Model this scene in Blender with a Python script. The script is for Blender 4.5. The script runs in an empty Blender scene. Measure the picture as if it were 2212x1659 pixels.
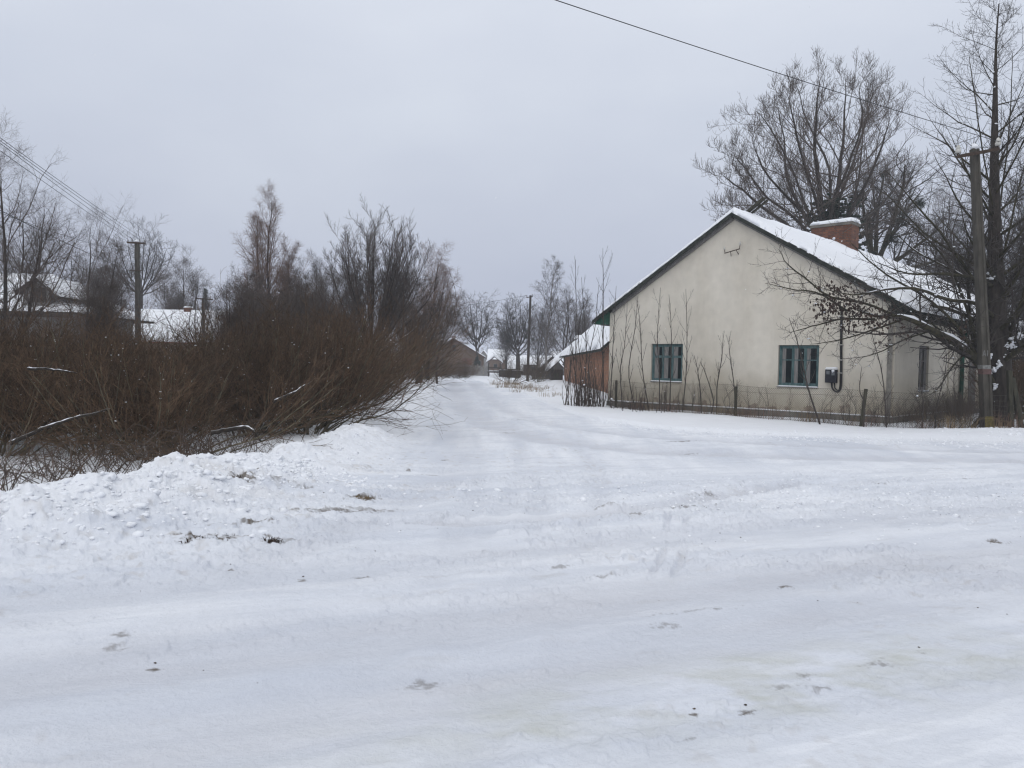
import bpy, math, random
import numpy as np
from mathutils import Vector, Matrix

rng = np.random.default_rng(11)
random.seed(5)
SC = bpy.context.scene
COL = SC.collection
R_ = math.radians

# ------------------------------------------------------------------ camera
EYE = np.array([0.0, 0.0, 1.65])
FPX = 1663.3                       # focal length in pixels of a 2212 px wide picture
PITCH, ROLL = R_(1.395), R_(1.26)
F_ = np.array([0, math.cos(PITCH), -math.sin(PITCH)])
U0 = np.array([0, math.sin(PITCH), math.cos(PITCH)])
R0 = np.array([1.0, 0, 0])
RT = R0 * math.cos(ROLL) + U0 * math.sin(ROLL)
UP = U0 * math.cos(ROLL) - R0 * math.sin(ROLL)

def at(px, py, d):
    """world point at forward distance d seen at pixel (px, py) of the 2212 px photograph"""
    v = F_ + (px - 1106) / FPX * RT + (829.5 - py) / FPX * UP
    return EYE + v * (d / v[1])

def gnd(px, py, z=0.0):
    v = F_ + (px - 1106) / FPX * RT + (829.5 - py) / FPX * UP
    return EYE + v * ((z - EYE[2]) / v[2])

cam_d = bpy.data.cameras.new('camera')
cam_d.sensor_width = 36
cam_d.lens = FPX / 2212 * 36
cam_d.clip_start = 0.05
cam_d.clip_end = 5000
cam = bpy.data.objects.new('camera', cam_d)
COL.objects.link(cam)
cam.matrix_world = Matrix(((RT[0], UP[0], -F_[0], EYE[0]), (RT[1], UP[1], -F_[1], EYE[1]),
                           (RT[2], UP[2], -F_[2], EYE[2]), (0, 0, 0, 1)))
SC.camera = cam

# ------------------------------------------------------------------ object helpers
def tag(o, label=None, cat=None, group=None, kind=None):
    if label: o['label'] = label
    if cat: o['category'] = cat
    if group: o['group'] = group
    if kind: o['kind'] = kind
    return o

def thing(name, label, cat, loc=(0, 0, 0), rz=0.0, group=None):
    o = bpy.data.objects.new(name, None)
    o.empty_display_size = 0.2
    COL.objects.link(o)
    o.location = [float(c) for c in loc]
    o.rotation_euler = (0, 0, rz)
    return tag(o, label, cat, group)

def link(name, me, mat, parent=None):
    o = bpy.data.objects.new(name, me)
    COL.objects.link(o)
    if mat is not None:
        me.materials.append(mat)
    if parent is not None:
        o.parent = parent
    return o

def mesh_np(name, V, F, smooth=True):
    """mesh from numpy arrays, F of quads (n,4)"""
    me = bpy.data.meshes.new(name)
    V = np.ascontiguousarray(V, dtype=np.float32)
    F = np.ascontiguousarray(F, dtype=np.int32)
    k = F.shape[1]
    me.vertices.add(len(V)); me.vertices.foreach_set('co', V.ravel())
    me.loops.add(F.size); me.loops.foreach_set('vertex_index', F.ravel())
    me.polygons.add(len(F))
    me.polygons.foreach_set('loop_start', np.arange(0, F.size, k, dtype=np.int32))
    me.polygons.foreach_set('loop_total', np.full(len(F), k, dtype=np.int32))
    me.polygons.foreach_set('use_smooth', np.full(len(F), smooth, dtype=bool))
    me.update(calc_edges=True)
    return me

def dup(root, loc, rz=0.0, scale=1.0, label=None, group=None):
    r = root.copy(); COL.objects.link(r)
    r.location = [float(c) for c in loc]; r.rotation_euler = (0, 0, rz)
    r.scale = (scale,) * 3 if np.isscalar(scale) else scale
    if label: r['label'] = label
    if group: r['group'] = group
    for ch in list(root.children):
        c = ch.copy(); COL.objects.link(c); c.parent = r
        for g in ch.children:
            e = g.copy(); COL.objects.link(e); e.parent = c
    return r

class MB:
    """collects simple solids; build() links them as ONE mesh object"""
    def __init__(s):
        s.v, s.f = [], []
    def add(s, vs, fs):
        n = len(s.v)
        s.v += [tuple(float(c) for c in v) for v in vs]
        s.f += [tuple(i + n for i in f) for f in fs]
        return s
    def box(s, x0, x1, y0, y1, z0, z1):
        return s.add([(x0, y0, z0), (x1, y0, z0), (x1, y1, z0), (x0, y1, z0), (x0, y0, z1), (x1, y0, z1), (x1, y1, z1), (x0, y1, z1)],
                     [(0, 3, 2, 1), (4, 5, 6, 7), (0, 1, 5, 4), (1, 2, 6, 5), (2, 3, 7, 6), (3, 0, 4, 7)])
    def hexa(s, b, t):
        """four bottom points, four top points"""
        return s.add(list(b) + list(t), [(0, 3, 2, 1), (4, 5, 6, 7), (0, 1, 5, 4), (1, 2, 6, 5), (2, 3, 7, 6), (3, 0, 4, 7)])
    def beam(s, a, b, w, h=None, up=(0, 0, 1)):
        h = h or w
        a, b = Vector(a), Vector(b)
        t = (b - a).normalized()
        sd = t.cross(Vector(up))
        if sd.length < 1e-4: sd = t.cross(Vector((1, 0, 0)))
        sd.normalize(); u = sd.cross(t).normalized()
        q = [(-1, -1), (1, -1), (1, 1), (-1, 1)]
        return s.hexa([a + sd * (w / 2 * i) + u * (h / 2 * j) for i, j in q], [b + sd * (w / 2 * i) + u * (h / 2 * j) for i, j in q])
    def slab(s, quad, th):
        """quad of 3 or 4 points, thickened straight down by th"""
        q = [Vector(p) for p in quad]; n = len(q)
        lo = [p - Vector((0, 0, th)) for p in q]
        fs = [tuple(range(n)), tuple(range(2 * n - 1, n - 1, -1))] + [(i, i + n, (i + 1) % n + n, (i + 1) % n) for i in range(n)]
        return s.add(q + lo, fs)
    def tube(s, pts, r, n=6):
        P = np.array([pts], dtype=float)
        rr = np.full((1, len(pts)), r) if np.isscalar(r) else np.array([r], dtype=float)
        V, F = tubes(P, rr, n)
        s.add(V.tolist(), F.tolist())
        k = len(pts); b = len(s.v) - k * n
        s.f.append(tuple(b + i for i in range(n - 1, -1, -1)))
        s.f.append(tuple(b + (k - 1) * n + i for i in range(n)))
        return s
    def lathe(s, c, prof, n=10):
        vs, fs = [], []
        for r, z in prof:
            for i in range(n):
                a = 2 * math.pi * i / n
                vs.append((c[0] + r * math.cos(a), c[1] + r * math.sin(a), c[2] + z))
        for k in range(len(prof) - 1):
            for i in range(n):
                j = (i + 1) % n
                fs.append((k * n + i, k * n + j, (k + 1) * n + j, (k + 1) * n + i))
        fs.append(tuple(range(n - 1, -1, -1))); fs.append(tuple((len(prof) - 1) * n + i for i in range(n)))
        return s.add(vs, fs)
    def build(s, name, mat, parent=None, smooth=False, bevel=0.0):
        me = bpy.data.meshes.new(name)
        me.from_pydata(s.v, [], s.f)
        me.validate()
        if smooth:
            me.polygons.foreach_set('use_smooth', np.ones(len(me.polygons), dtype=bool))
        me.update()
        o = link(name, me, mat, parent)
        if bevel:
            m = o.modifiers.new('bevel', 'BEVEL'); m.width = bevel; m.segments = 2; m.limit_method = 'ANGLE'
        return o

def nrm(v):
    return v / np.maximum(np.linalg.norm(v, axis=-1, keepdims=True), 1e-9)

def tubes(P, R, S):
    """N polylines of K points with radii -> vertices, quad faces"""
    N, K, _ = P.shape
    T = nrm(np.gradient(P, axis=1))
    mz = np.abs(T[:, :, 2]).mean(axis=1)
    ref = np.where((mz > 0.75)[:, None], np.array([[1.0, 0.13, 0]]), np.array([[0.05, 0.1, 1.0]]))
    B1 = nrm(np.cross(T, ref[:, None, :]))
    B2 = np.cross(T, B1)
    a = np.arange(S) * 2 * math.pi / S
    V = P[:, :, None, :] + R[:, :, None, None] * (np.cos(a)[None, None, :, None] * B1[:, :, None, :] + np.sin(a)[None, None, :, None] * B2[:, :, None, :])
    i = np.arange(N * K * S).reshape(N, K, S)
    j = np.roll(i, -1, axis=2)
    F = np.stack([i[:, :-1], j[:, :-1], j[:, 1:], i[:, 1:]], axis=-1).reshape(-1, 4)
    return V.reshape(-1, 3), F

def join(parts):
    Vs, Fs, n = [], [], 0
    for V, F in parts:
        Vs.append(V); Fs.append(F + n); n += len(V)
    return np.concatenate(Vs), np.concatenate(Fs)

def blobs(C, size, flat=0.6, rg=None):
    """small lumpy octahedral-ish pieces: C (n,3), size (n,) -> quads (cube pushed to a ball)"""
    rg = rg or rng
    base = np.array([[x, y, z] for x in (-1, 0, 1) for y in (-1, 0, 1) for z in (-1, 0, 1) if not (x == 0 and y == 0 and z == 0)], dtype=float)
    key = {tuple(b.astype(int)): k for k, b in enumerate(base)}
    fs = []
    for ax in range(3):
        for sg in (-1, 1):
            o = [a for a in range(3) if a != ax]
            for p in (-1, 0):
                for q in (-1, 0):
                    c = []
                    for dp, dq in ((0, 0), (1, 0), (1, 1), (0, 1)):
                        t = [0, 0, 0]; t[ax] = sg; t[o[0]] = p + dp; t[o[1]] = q + dq
                        c.append(key[tuple(t)])
                    if (sg > 0) != (ax == 1): fs.append(c)
                    else: fs.append(c[::-1])
    fs = np.array(fs)
    sp = base / np.linalg.norm(base, axis=1, keepdims=True)
    n = len(C)
    J = 1 + rg.normal(0, 0.26, (n, len(sp), 1))
    sc = np.stack([size * rg.uniform(0.7, 1.3, n), size * rg.uniform(0.7, 1.3, n), size * flat * rg.uniform(0.7, 1.3, n)], axis=1)
    V = sp[None] * J * sc[:, None, :]
    a = rg.uniform(0, 6.28, n); ca, sa = np.cos(a)[:, None], np.sin(a)[:, None]
    V = np.stack([V[:, :, 0] * ca - V[:, :, 1] * sa, V[:, :, 0] * sa + V[:, :, 1] * ca, V[:, :, 2]], axis=-1) + C[:, None, :]
    F = fs[None] + (np.arange(n) * len(sp))[:, None, None]
    return V.reshape(-1, 3), F.reshape(-1, 4)

# ------------------------------------------------------------------ noise
_tab = np.random.default_rng(3).random((256, 256)) * 2 - 1
def vn(x, y, s=0):
    x = x + s * 17.37; y = y + s * 31.91
    xi = np.floor(x).astype(int); yi = np.floor(y).astype(int)
    fx = x - xi; fy = y - yi
    fx = fx * fx * fx * (fx * (fx * 6 - 15) + 10); fy = fy * fy * fy * (fy * (fy * 6 - 15) + 10)
    a = _tab[xi & 255, yi & 255]; b = _tab[(xi + 1) & 255, yi & 255]
    c = _tab[xi & 255, (yi + 1) & 255]; d = _tab[(xi + 1) & 255, (yi + 1) & 255]
    return (a * (1 - fx) + b * fx) * (1 - fy) + (c * (1 - fx) + d * fx) * fy
def fbm(x, y, o=4, s=0, g=0.5):
    r, a, t = 0, 1.0, 0
    for k in range(o):
        c, sn = math.cos(k * 1.1), math.sin(k * 1.1)
        r = r + a * vn((x * c - y * sn) * 2 ** k, (x * sn + y * c) * 2 ** k, s + k); t += a; a *= g
    return r / t
def billow(x, y, o=4, s=0, g=0.5):
    r, a, t = 0, 1.0, 0
    for k in range(o):
        c, sn = math.cos(k * 1.3 + .4), math.sin(k * 1.3 + .4)
        r = r + a * np.sqrt(np.abs(vn((x * c - y * sn) * 2 ** k, (x * sn + y * c) * 2 ** k, s + k)) + 0.01); t += a; a *= g
    return r / t
def sstep(a, b, x):
    t = np.clip((x - a) / (b - a), 0, 1)
    return t * t * (3 - 2 * t)

# ------------------------------------------------------------------ materials
def new_mat(name):
    m = bpy.data.materials.new(name); m.use_nodes = True
    nt = m.node_tree; nt.nodes.clear()
    out = nt.nodes.new('ShaderNodeOutputMaterial')
    b = nt.nodes.new('ShaderNodeBsdfPrincipled')
    nt.links.new(b.outputs[0], out.inputs[0])
    return m, nt, b
def N(nt, t, **kw):
    n = nt.nodes.new(t)
    for k, v in kw.items():
        setattr(n, k, v)
    return n
def ramp(nt, fac, stops):
    r = N(nt, 'ShaderNodeValToRGB')
    e = r.color_ramp.elements
    while len(e) < len(stops): e.new(0.5)
    for k, (p, c) in enumerate(stops):
        e[k].position = p
        e[k].color = (c, c, c, 1) if np.isscalar(c) else (*c, 1)
    nt.links.new(fac, r.inputs[0])
    return r.outputs[0]
def noise(nt, vec, scale, detail=4, rough=0.55):
    n = N(nt, 'ShaderNodeTexNoise'); n.inputs['Scale'].default_value = scale
    n.inputs['Detail'].default_value = detail; n.inputs['Roughness'].default_value = rough
    nt.links.new(vec, n.inputs['Vector'])
    return n.outputs['Fac']
def bump(nt, b, h, strength=0.4, dist=0.02):
    n = N(nt, 'ShaderNodeBump'); n.inputs['Strength'].default_value = strength; n.inputs['Distance'].default_value = dist
    nt.links.new(h, n.inputs['Height']); nt.links.new(n.outputs[0], b.inputs['Normal'])
def mix(nt, f, a, b_, mode='MIX'):
    n = N(nt, 'ShaderNodeMix', data_type='RGBA', blend_type=mode)
    for sock, v in ((n.inputs[0], f), (n.inputs[6], a), (n.inputs[7], b_)):
        if hasattr(v, 'node'): nt.links.new(v, sock)
        elif np.isscalar(v): sock.default_value = v
        else: sock.default_value = (*v, 1)
    return n.outputs[2]
def simple(name, c1, c2, scale=6, rough=0.85, bs=0.3, bd=0.01, stretch=(1, 1, 1), detail=5, rnd=0.0, spec=0.3):
    m, nt, b = new_mat(name)
    tc = N(nt, 'ShaderNodeTexCoord')
    mp = N(nt, 'ShaderNodeMapping'); mp.inputs['Scale'].default_value = stretch
    nt.links.new(tc.outputs['Object'], mp.inputs[0])
    f = noise(nt, mp.outputs[0], scale, detail)
    col = ramp(nt, f, [(0.32, c1), (0.68, c2)])
    if rnd:
        oi = N(nt, 'ShaderNodeObjectInfo')
        hs = N(nt, 'ShaderNodeHueSaturation')
        mr = N(nt, 'ShaderNodeMapRange'); mr.inputs[3].default_value = 1 - rnd; mr.inputs[4].default_value = 1 + rnd
        nt.links.new(oi.outputs['Random'], mr.inputs[0]); nt.links.new(mr.outputs[0], hs.inputs['Value'])
        nt.links.new(col, hs.inputs['Color']); col = hs.outputs[0]
    nt.links.new(col, b.inputs['Base Color'])
    b.inputs['Roughness'].default_value = rough
    b.inputs['Specular IOR Level'].default_value = spec
    if bs: bump(nt, b, f, bs, bd)
    return m

def snow_mat():
    m, nt, b = new_mat('snow')
    tc = N(nt, 'ShaderNodeTexCoord'); v = tc.outputs['Object']
    f = noise(nt, v, 9, 6, 0.6)
    nt.links.new(ramp(nt, f, [(0.3, (0.80, 0.82, 0.86)), (0.7, (0.86, 0.87, 0.89))]), b.inputs['Base Color'])
    b.inputs['Roughness'].default_value = 0.75; b.inputs['Specular IOR Level'].default_value = 0.2
    bump(nt, b, f, 0.35, 0.04)
    return m
def ground_mat():
    m, nt, b = new_mat('trodden_snow')
    tc = N(nt, 'ShaderNodeTexCoord'); v = tc.outputs['Object']
    at_ = N(nt, 'ShaderNodeAttribute', attribute_name='tint')
    f1 = noise(nt, v, 2.2, 6, 0.6); f2 = noise(nt, v, 28, 5, 0.65)
    g = ramp(nt, f2, [(0.25, 0.93), (0.75, 1.0)])
    c = mix(nt, 1.0, at_.outputs['Color'], g, 'MULTIPLY')
    c = mix(nt, 1.0, c, ramp(nt, f1, [(0.3, 0.95), (0.7, 1.0)]), 'MULTIPLY')
    nt.links.new(c, b.inputs['Base Color'])
    b.inputs['Roughness'].default_value = 0.7; b.inputs['Specular IOR Level'].default_value = 0.25
    ad = N(nt, 'ShaderNodeMath', operation='ADD')
    nt.links.new(f2, ad.inputs[0]); nt.links.new(f1, ad.inputs[1])
    bump(nt, b, ad.outputs[0], 0.5, 0.04)
    return m
def brick_mat(name, c1, c2, mortar, bw=0.26, bh=0.08):
    m, nt, b = new_mat(name)
    tc = N(nt, 'ShaderNodeTexCoord')
    sx = N(nt, 'ShaderNodeSeparateXYZ'); nt.links.new(tc.outputs['Object'], sx.inputs[0])
    ad = N(nt, 'ShaderNodeMath', operation='ADD'); nt.links.new(sx.outputs[0], ad.inputs[0]); nt.links.new(sx.outputs[1], ad.inputs[1])
    cb = N(nt, 'ShaderNodeCombineXYZ'); nt.links.new(ad.outputs[0], cb.inputs[0]); nt.links.new(sx.outputs[2], cb.inputs[1])
    t = N(nt, 'ShaderNodeTexBrick'); nt.links.new(cb.outputs[0], t.inputs['Vector'])
    t.inputs['Scale'].default_value = 1.0; t.inputs['Brick Width'].default_value = bw; t.inputs['Row Height'].default_value = bh
    t.inputs['Mortar Size'].default_value = 0.008; t.inputs['Color1'].default_value = (*c1, 1); t.inputs['Color2'].default_value = (*c2, 1)
    t.inputs['Mortar'].default_value = (*mortar, 1)
    f = noise(nt, tc.outputs['Object'], 5.0, 6, .7)
    c = mix(nt, 1.0, t.outputs['Color'], ramp(nt, f, [(0.3, 0.45), (0.7, 1.0)]), 'MULTIPLY')
    nt.links.new(c, b.inputs['Base Color']); b.inputs['Roughness'].default_value = 0.9
    bump(nt, b, t.outputs['Fac'], -0.4, 0.01)
    return m
def plaster_mat():
    m, nt, b = new_mat('cream_plaster')
    tc = N(nt, 'ShaderNodeTexCoord'); v = tc.outputs['Object']
    f1 = noise(nt, v, 0.35, 4); f2 = noise(nt, v, 2.5, 6); f3 = noise(nt, v, 40, 4)
    mp = N(nt, 'ShaderNodeMapping'); mp.inputs['Scale'].default_value = (1.1, 1.1, .22); nt.links.new(v, mp.inputs[0]); f4 = noise(nt, mp.outputs[0], 1.0, 5, .65)
    c = ramp(nt, f1, [(0.3, (0.57, 0.525, 0.445)), (0.7, (0.66, 0.615, 0.53))])
    # damp stain rising from the plinth, in places down to the grey render
    sx = N(nt, 'ShaderNodeSeparateXYZ'); nt.links.new(v, sx.inputs[0])
    h = N(nt, 'ShaderNodeMath', operation='MULTIPLY_ADD'); nt.links.new(f1, h.inputs[0]); h.inputs[1].default_value = 2.4
    nt.links.new(sx.outputs[2], h.inputs[2])
    damp = ramp(nt, h.outputs[0], [(0.0, 0.0), (1.0, 1.0)])
    mr = N(nt, 'ShaderNodeMapRange'); mr.inputs[1].default_value = 1.6; mr.inputs[2].default_value = 3.1; mr.inputs[3].default_value = 0.66; mr.inputs[4].default_value = 0.0
    nt.links.new(h.outputs[0], mr.inputs[0])
    c = mix(nt, mr.outputs[0], c, (0.30, 0.255, 0.17))
    h2 = N(nt, 'ShaderNodeMath', operation='MULTIPLY_ADD'); nt.links.new(f2, h2.inputs[0]); h2.inputs[1].default_value = -1.6; nt.links.new(sx.outputs[2], h2.inputs[2])
    mr2 = N(nt, 'ShaderNodeMapRange'); mr2.inputs[1].default_value = -0.50; mr2.inputs[2].default_value = -0.42; mr2.inputs[3].default_value = 0.8; mr2.inputs[4].default_value = 0.0
    nt.links.new(h2.outputs[0], mr2.inputs[0])
    c = mix(nt, mr2.outputs[0], c, (0.20, 0.15, 0.115))
    c = mix(nt, 1.0, c, ramp(nt, f2, [(0.3, 0.90), (0.7, 1.03)]), 'MULTIPLY')
    c = mix(nt, 1.0, c, ramp(nt, f4, [(0.30, (.90, .89, .87)), (0.55, 1.0)]), 'MULTIPLY')
    nt.links.new(c, b.inputs['Base Color']); b.inputs['Roughness'].default_value = 0.92
    bump(nt, b, f3, 0.25, 0.01)
    return m
def glass_mat():
    m, nt, b = new_mat('old_window_glass')
    tc = N(nt, 'ShaderNodeTexCoord')
    f = noise(nt, tc.outputs['Object'], 2.2, 3)
    nt.links.new(ramp(nt, f, [(0.35, (0.006, 0.010, 0.012)), (0.65, (0.015, 0.022, 0.022))]), b.inputs['Base Color'])
    b.inputs['Roughness'].default_value = 0.12; b.inputs['Specular IOR Level'].default_value = 0.25
    bump(nt, b, f, 0.1, 0.02)
    return m

M = dict(
    snow=snow_mat(), ground=ground_mat(), plaster=plaster_mat(), glass=glass_mat(),
    bark=simple('dark_bark', (0.022, 0.018, 0.015), (0.06, 0.05, 0.042), 14, 0.95, 0.6, 0.02, (1, 1, 0.25)),
    bark_moss=simple('mossy_bark', (0.020, 0.018, 0.012), (0.062, 0.054, 0.030), 9, 0.95, 0.6, 0.02, (1, 1, 0.35)),
    twig=simple('twig_bark', (0.058, 0.045, 0.038), (0.11, 0.088, 0.075), 4, 0.9, 0, rnd=0.15),
    twig_dark=simple('dark_twig_bark', (0.034, 0.028, 0.025), (0.068, 0.058, 0.050), 4, 0.9, 0, rnd=0.15),
    twig_red=simple('reddish_twig_bark', (0.12, 0.072, 0.055), (0.22, 0.145, 0.11), 3, 0.9, 0, rnd=0.12),
    twig_brown=simple('willow_twig_bark', (0.022, 0.0155, 0.010), (0.150, 0.094, 0.056), 5.5, 0.9, 0, rnd=0.3),
    twig_green=simple('green_willow_bark', (0.04, 0.036, 0.024), (0.17, 0.145, 0.095), 3.5, 0.9, 0, rnd=0.25),
    birch=simple('birch_bark', (0.10, 0.09, 0.08), (0.32, 0.30, 0.28), 8, 0.85, 0.2, 0.01, (1, 1, 2.5)),
    needles=simple('conifer_needles', (0.012, 0.02, 0.013), (0.03, 0.045, 0.03), 3, 0.9, 0),
    dry=simple('dry_grass_blades', (0.16, 0.115, 0.065), (0.30, 0.22, 0.13), 3, 0.95, 0, rnd=0.2),
    leaf=simple('dry_leaves', (0.028, 0.018, 0.014), (0.06, 0.036, 0.026), 5, 0.9, 0),
    concrete=simple('weathered_concrete', (0.16, 0.15, 0.13), (0.26, 0.245, 0.215), 5, 0.9, 0.3, 0.01),
    plinth=simple('plinth_render', (0.10, 0.095, 0.085), (0.19, 0.175, 0.15), 3, 0.95, 0.4, 0.02),
    pole=simple('pole_concrete', (0.042, 0.038, 0.031), (0.088, 0.080, 0.066), 6, 0.92, 0.4, 0.01, (1, 1, 0.3)),
    moss=simple('yellow_moss', (0.06, 0.055, 0.03), (0.16, 0.125, 0.03), 20, 0.95, 0.6, 0.01),
    redpaint=simple('faded_red_paint', (0.075, 0.045, 0.040), (0.13, 0.078, 0.07), 14, 0.8, 0.1),
    whitepaint=simple('chalky_white_paint', (0.11, 0.11, 0.105), (0.22, 0.22, 0.205), 14, 0.8, 0.1),
    teal=simple('weathered_teal_paint', (0.030, 0.075, 0.078), (0.105, 0.165, 0.165), 14, 0.75, 0.3, 0.01, (1, 1, 0.3)),
    green=simple('dark_green_paint', (0.010, 0.055, 0.038), (0.022, 0.10, 0.065), 6, 0.7, 0.2),
    greywood=simple('grey_weathered_wood', (0.13, 0.125, 0.12), (0.24, 0.23, 0.22), 7, 0.9, 0.4, 0.01, (4, 4, 0.4)),
    board=simple('dark_roof_board', (0.014, 0.019, 0.016), (0.042, 0.045, 0.037), 6, 0.9, 0.4, 0.01),
    postwood=simple('dark_post_wood', (0.025, 0.025, 0.018), (0.07, 0.065, 0.045), 8, 0.95, 0.5, 0.01, (3, 3, 0.3)),
    black=simple('black_plastic', (0.008, 0.009, 0.014), (0.018, 0.019, 0.026), 10, 0.5, 0),
    greyplastic=simple('grey_window_plastic', (0.10, 0.11, 0.12), (0.17, 0.18, 0.19), 10, 0.5, 0),
    iron=simple('rusty_iron', (0.03, 0.022, 0.018), (0.07, 0.045, 0.03), 20, 0.8, 0.2),
    wire=simple('wire_metal', (0.05, 0.05, 0.05), (0.09, 0.09, 0.09), 8, 0.6, 0),
    mesh=simple('galvanised_wire', (0.07, 0.065, 0.055), (0.12, 0.11, 0.095), 8, 0.7, 0),
    cable=simple('black_cable', (0.012, 0.012, 0.013), (0.02, 0.02, 0.02), 8, 0.6, 0),
    porcelain=simple('white_porcelain', (0.42, 0.41, 0.37), (0.58, 0.56, 0.52), 8, 0.35, 0, spec=0.5),
    brick=brick_mat('red_brick', (0.26, 0.092, 0.044), (0.12, 0.047, 0.028), (0.10, 0.085, 0.07)),
    brick_o=brick_mat('orange_brick', (0.46, 0.19, 0.075), (0.30, 0.115, 0.05), (0.27, 0.20, 0.15)),
    planks=simple('brown_house_planks', (0.085, 0.055, 0.038), (0.17, 0.115, 0.078), 3, 0.9, 0.3, 0.01, (6, 6, 0.3)),
    tanplaster=simple('tan_plaster', (0.24, 0.19, 0.15), (0.33, 0.27, 0.21), 2, 0.9, 0.1),
    greyplaster=simple('grey_plaster', (0.16, 0.155, 0.15), (0.25, 0.245, 0.235), 2, 0.9, 0.1),
    darkwood=simple('dark_shed_wood', (0.03, 0.024, 0.021), (0.075, 0.06, 0.05), 5, 0.9, 0.3, 0.01, (5, 5, 0.4)),
    brownroof=simple('brown_roof_sheet', (0.07, 0.038, 0.032), (0.13, 0.075, 0.06), 4, 0.8, 0.2),
    redtrim=simple('red_painted_trim', (0.22, 0.04, 0.03), (0.33, 0.07, 0.05), 6, 0.7, 0.1),
    dirt=simple('frozen_dirt', (0.05, 0.04, 0.03), (0.13, 0.10, 0.075), 20, 0.95, 0),
    flake=simple('snowflake', (0.8, 0.82, 0.85), (0.9, 0.9, 0.92), 5, 0.8, 0),
)
snow = M['snow']

# ------------------------------------------------------------------ terrain
LY = [-6, 3.0, 4.5, 5.6, 6.8, 7.6, 8.6, 9.5, 10.5, 13, 16, 22, 30, 45, 65, 100, 150, 700]
LX = [-40, -14, -8.5, -6.2, -4.75, -4.35, -4.1, -3.75, -3.45, -3.2, -3.15, -3.45, -4.1, -5.3, -7.3, -9, -11, -40]
CY = [3, 4.5, 6.2, 6.9, 7.25, 7.6, 8.1, 8.6, 9.1, 9.6, 10.5, 13, 20, 30, 45, 65, 150]
CH = [.25, .28, .34, .35, .28, .40, .38, .52, .38, .32, .30, .27, .30, .38, .32, .24, 0]
VX = [-400, -30, -9, -6, -3, -1.6, .66, 1.74, 2.7, 4.7, 8.1, 12.8, 40, 400]
VY = [900, 400, 150, 100, 75, 58, 45.7, 30.8, 23.4, 20, 19.5, 19.3, 19, 19]

def seg_dist(x, y, pts):
    d = np.full(np.shape(x), 1e9)
    for (ax, ay), (bx, by) in zip(pts[:-1], pts[1:]):
        vx, vy = bx - ax, by - ay
        t = np.clip(((x - ax) * vx + (y - ay) * vy) / (vx * vx + vy * vy + 1e-9), 0, 1)
        d = np.minimum(d, np.hypot(x - ax - t * vx, y - ay - t * vy))
    return d
def ptrack(pix):
    return [tuple(gnd(a, b)[:2]) for a, b in pix]
TRACKS = [  # (pixel course, half width, depth, tint)
    (ptrack([(975, 822), (985, 845), (1000, 880), (1070, 925), (1200, 955), (1420, 975), (1700, 985), (2000, 990), (2400, 995)]), 0.55, 0.040, 0.8),
    (ptrack([(1015, 822), (1040, 850), (1090, 885), (1200, 920), (1400, 945), (1700, 962), (2050, 972), (2400, 978)]), 0.4, 0.032, 0.6),
    (ptrack([(940, 840), (945, 880), (975, 930), (1000, 975), (960, 1040), (820, 1120), (500, 1240), (100, 1330)]), 0.35, 0.022, 0.4),
    (ptrack([(760, 1130), (1000, 1132), (1200, 1122), (1400, 1100), (1560, 1075), (1700, 1050)]), 0.16, 0.040, 0.8),
    (ptrack([(-200, 1330), (500, 1260), (1100, 1200), (1600, 1150), (2300, 1090)]), 0.38, 0.022, 0.45),
    (ptrack([(-200, 1480), (300, 1420), (900, 1350), (1300, 1300), (1700, 1250), (2300, 1180)]), 0.42, 0.029, 0.75),
    (ptrack([(200, 1640), (900, 1500), (1400, 1400), (1800, 1320), (2300, 1235)]), 0.36, 0.025, 0.65),
    (ptrack([(1385, 1280), (1425, 1220), (1440, 1170), (1442, 1110)]), 0.035, 0.022, 0.5),
    (ptrack([(1425, 1290), (1468, 1225), (1482, 1170), (1480, 1120)]), 0.035, 0.022, 0.45),
    (ptrack([(620, 1660), (860, 1380), (985, 1180), (1030, 1060), (1030, 960), (1000, 885), (990, 838)]), 0.15, 0.016, 0.32),
    (ptrack([(1010, 1660), (1110, 1380), (1165, 1190), (1165, 1070), (1120, 965), (1050, 885), (1020, 838)]), 0.15, 0.016, 0.30),
    (ptrack([(1040, 1160), (1100, 1090), (1130, 1020), (1120, 960)]), 0.12, 0.018, 0.3),
    (ptrack([(1250, 1150), (1300, 1080), (1290, 1010), (1240, 960)]), 0.12, 0.018, 0.3),
]
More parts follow.
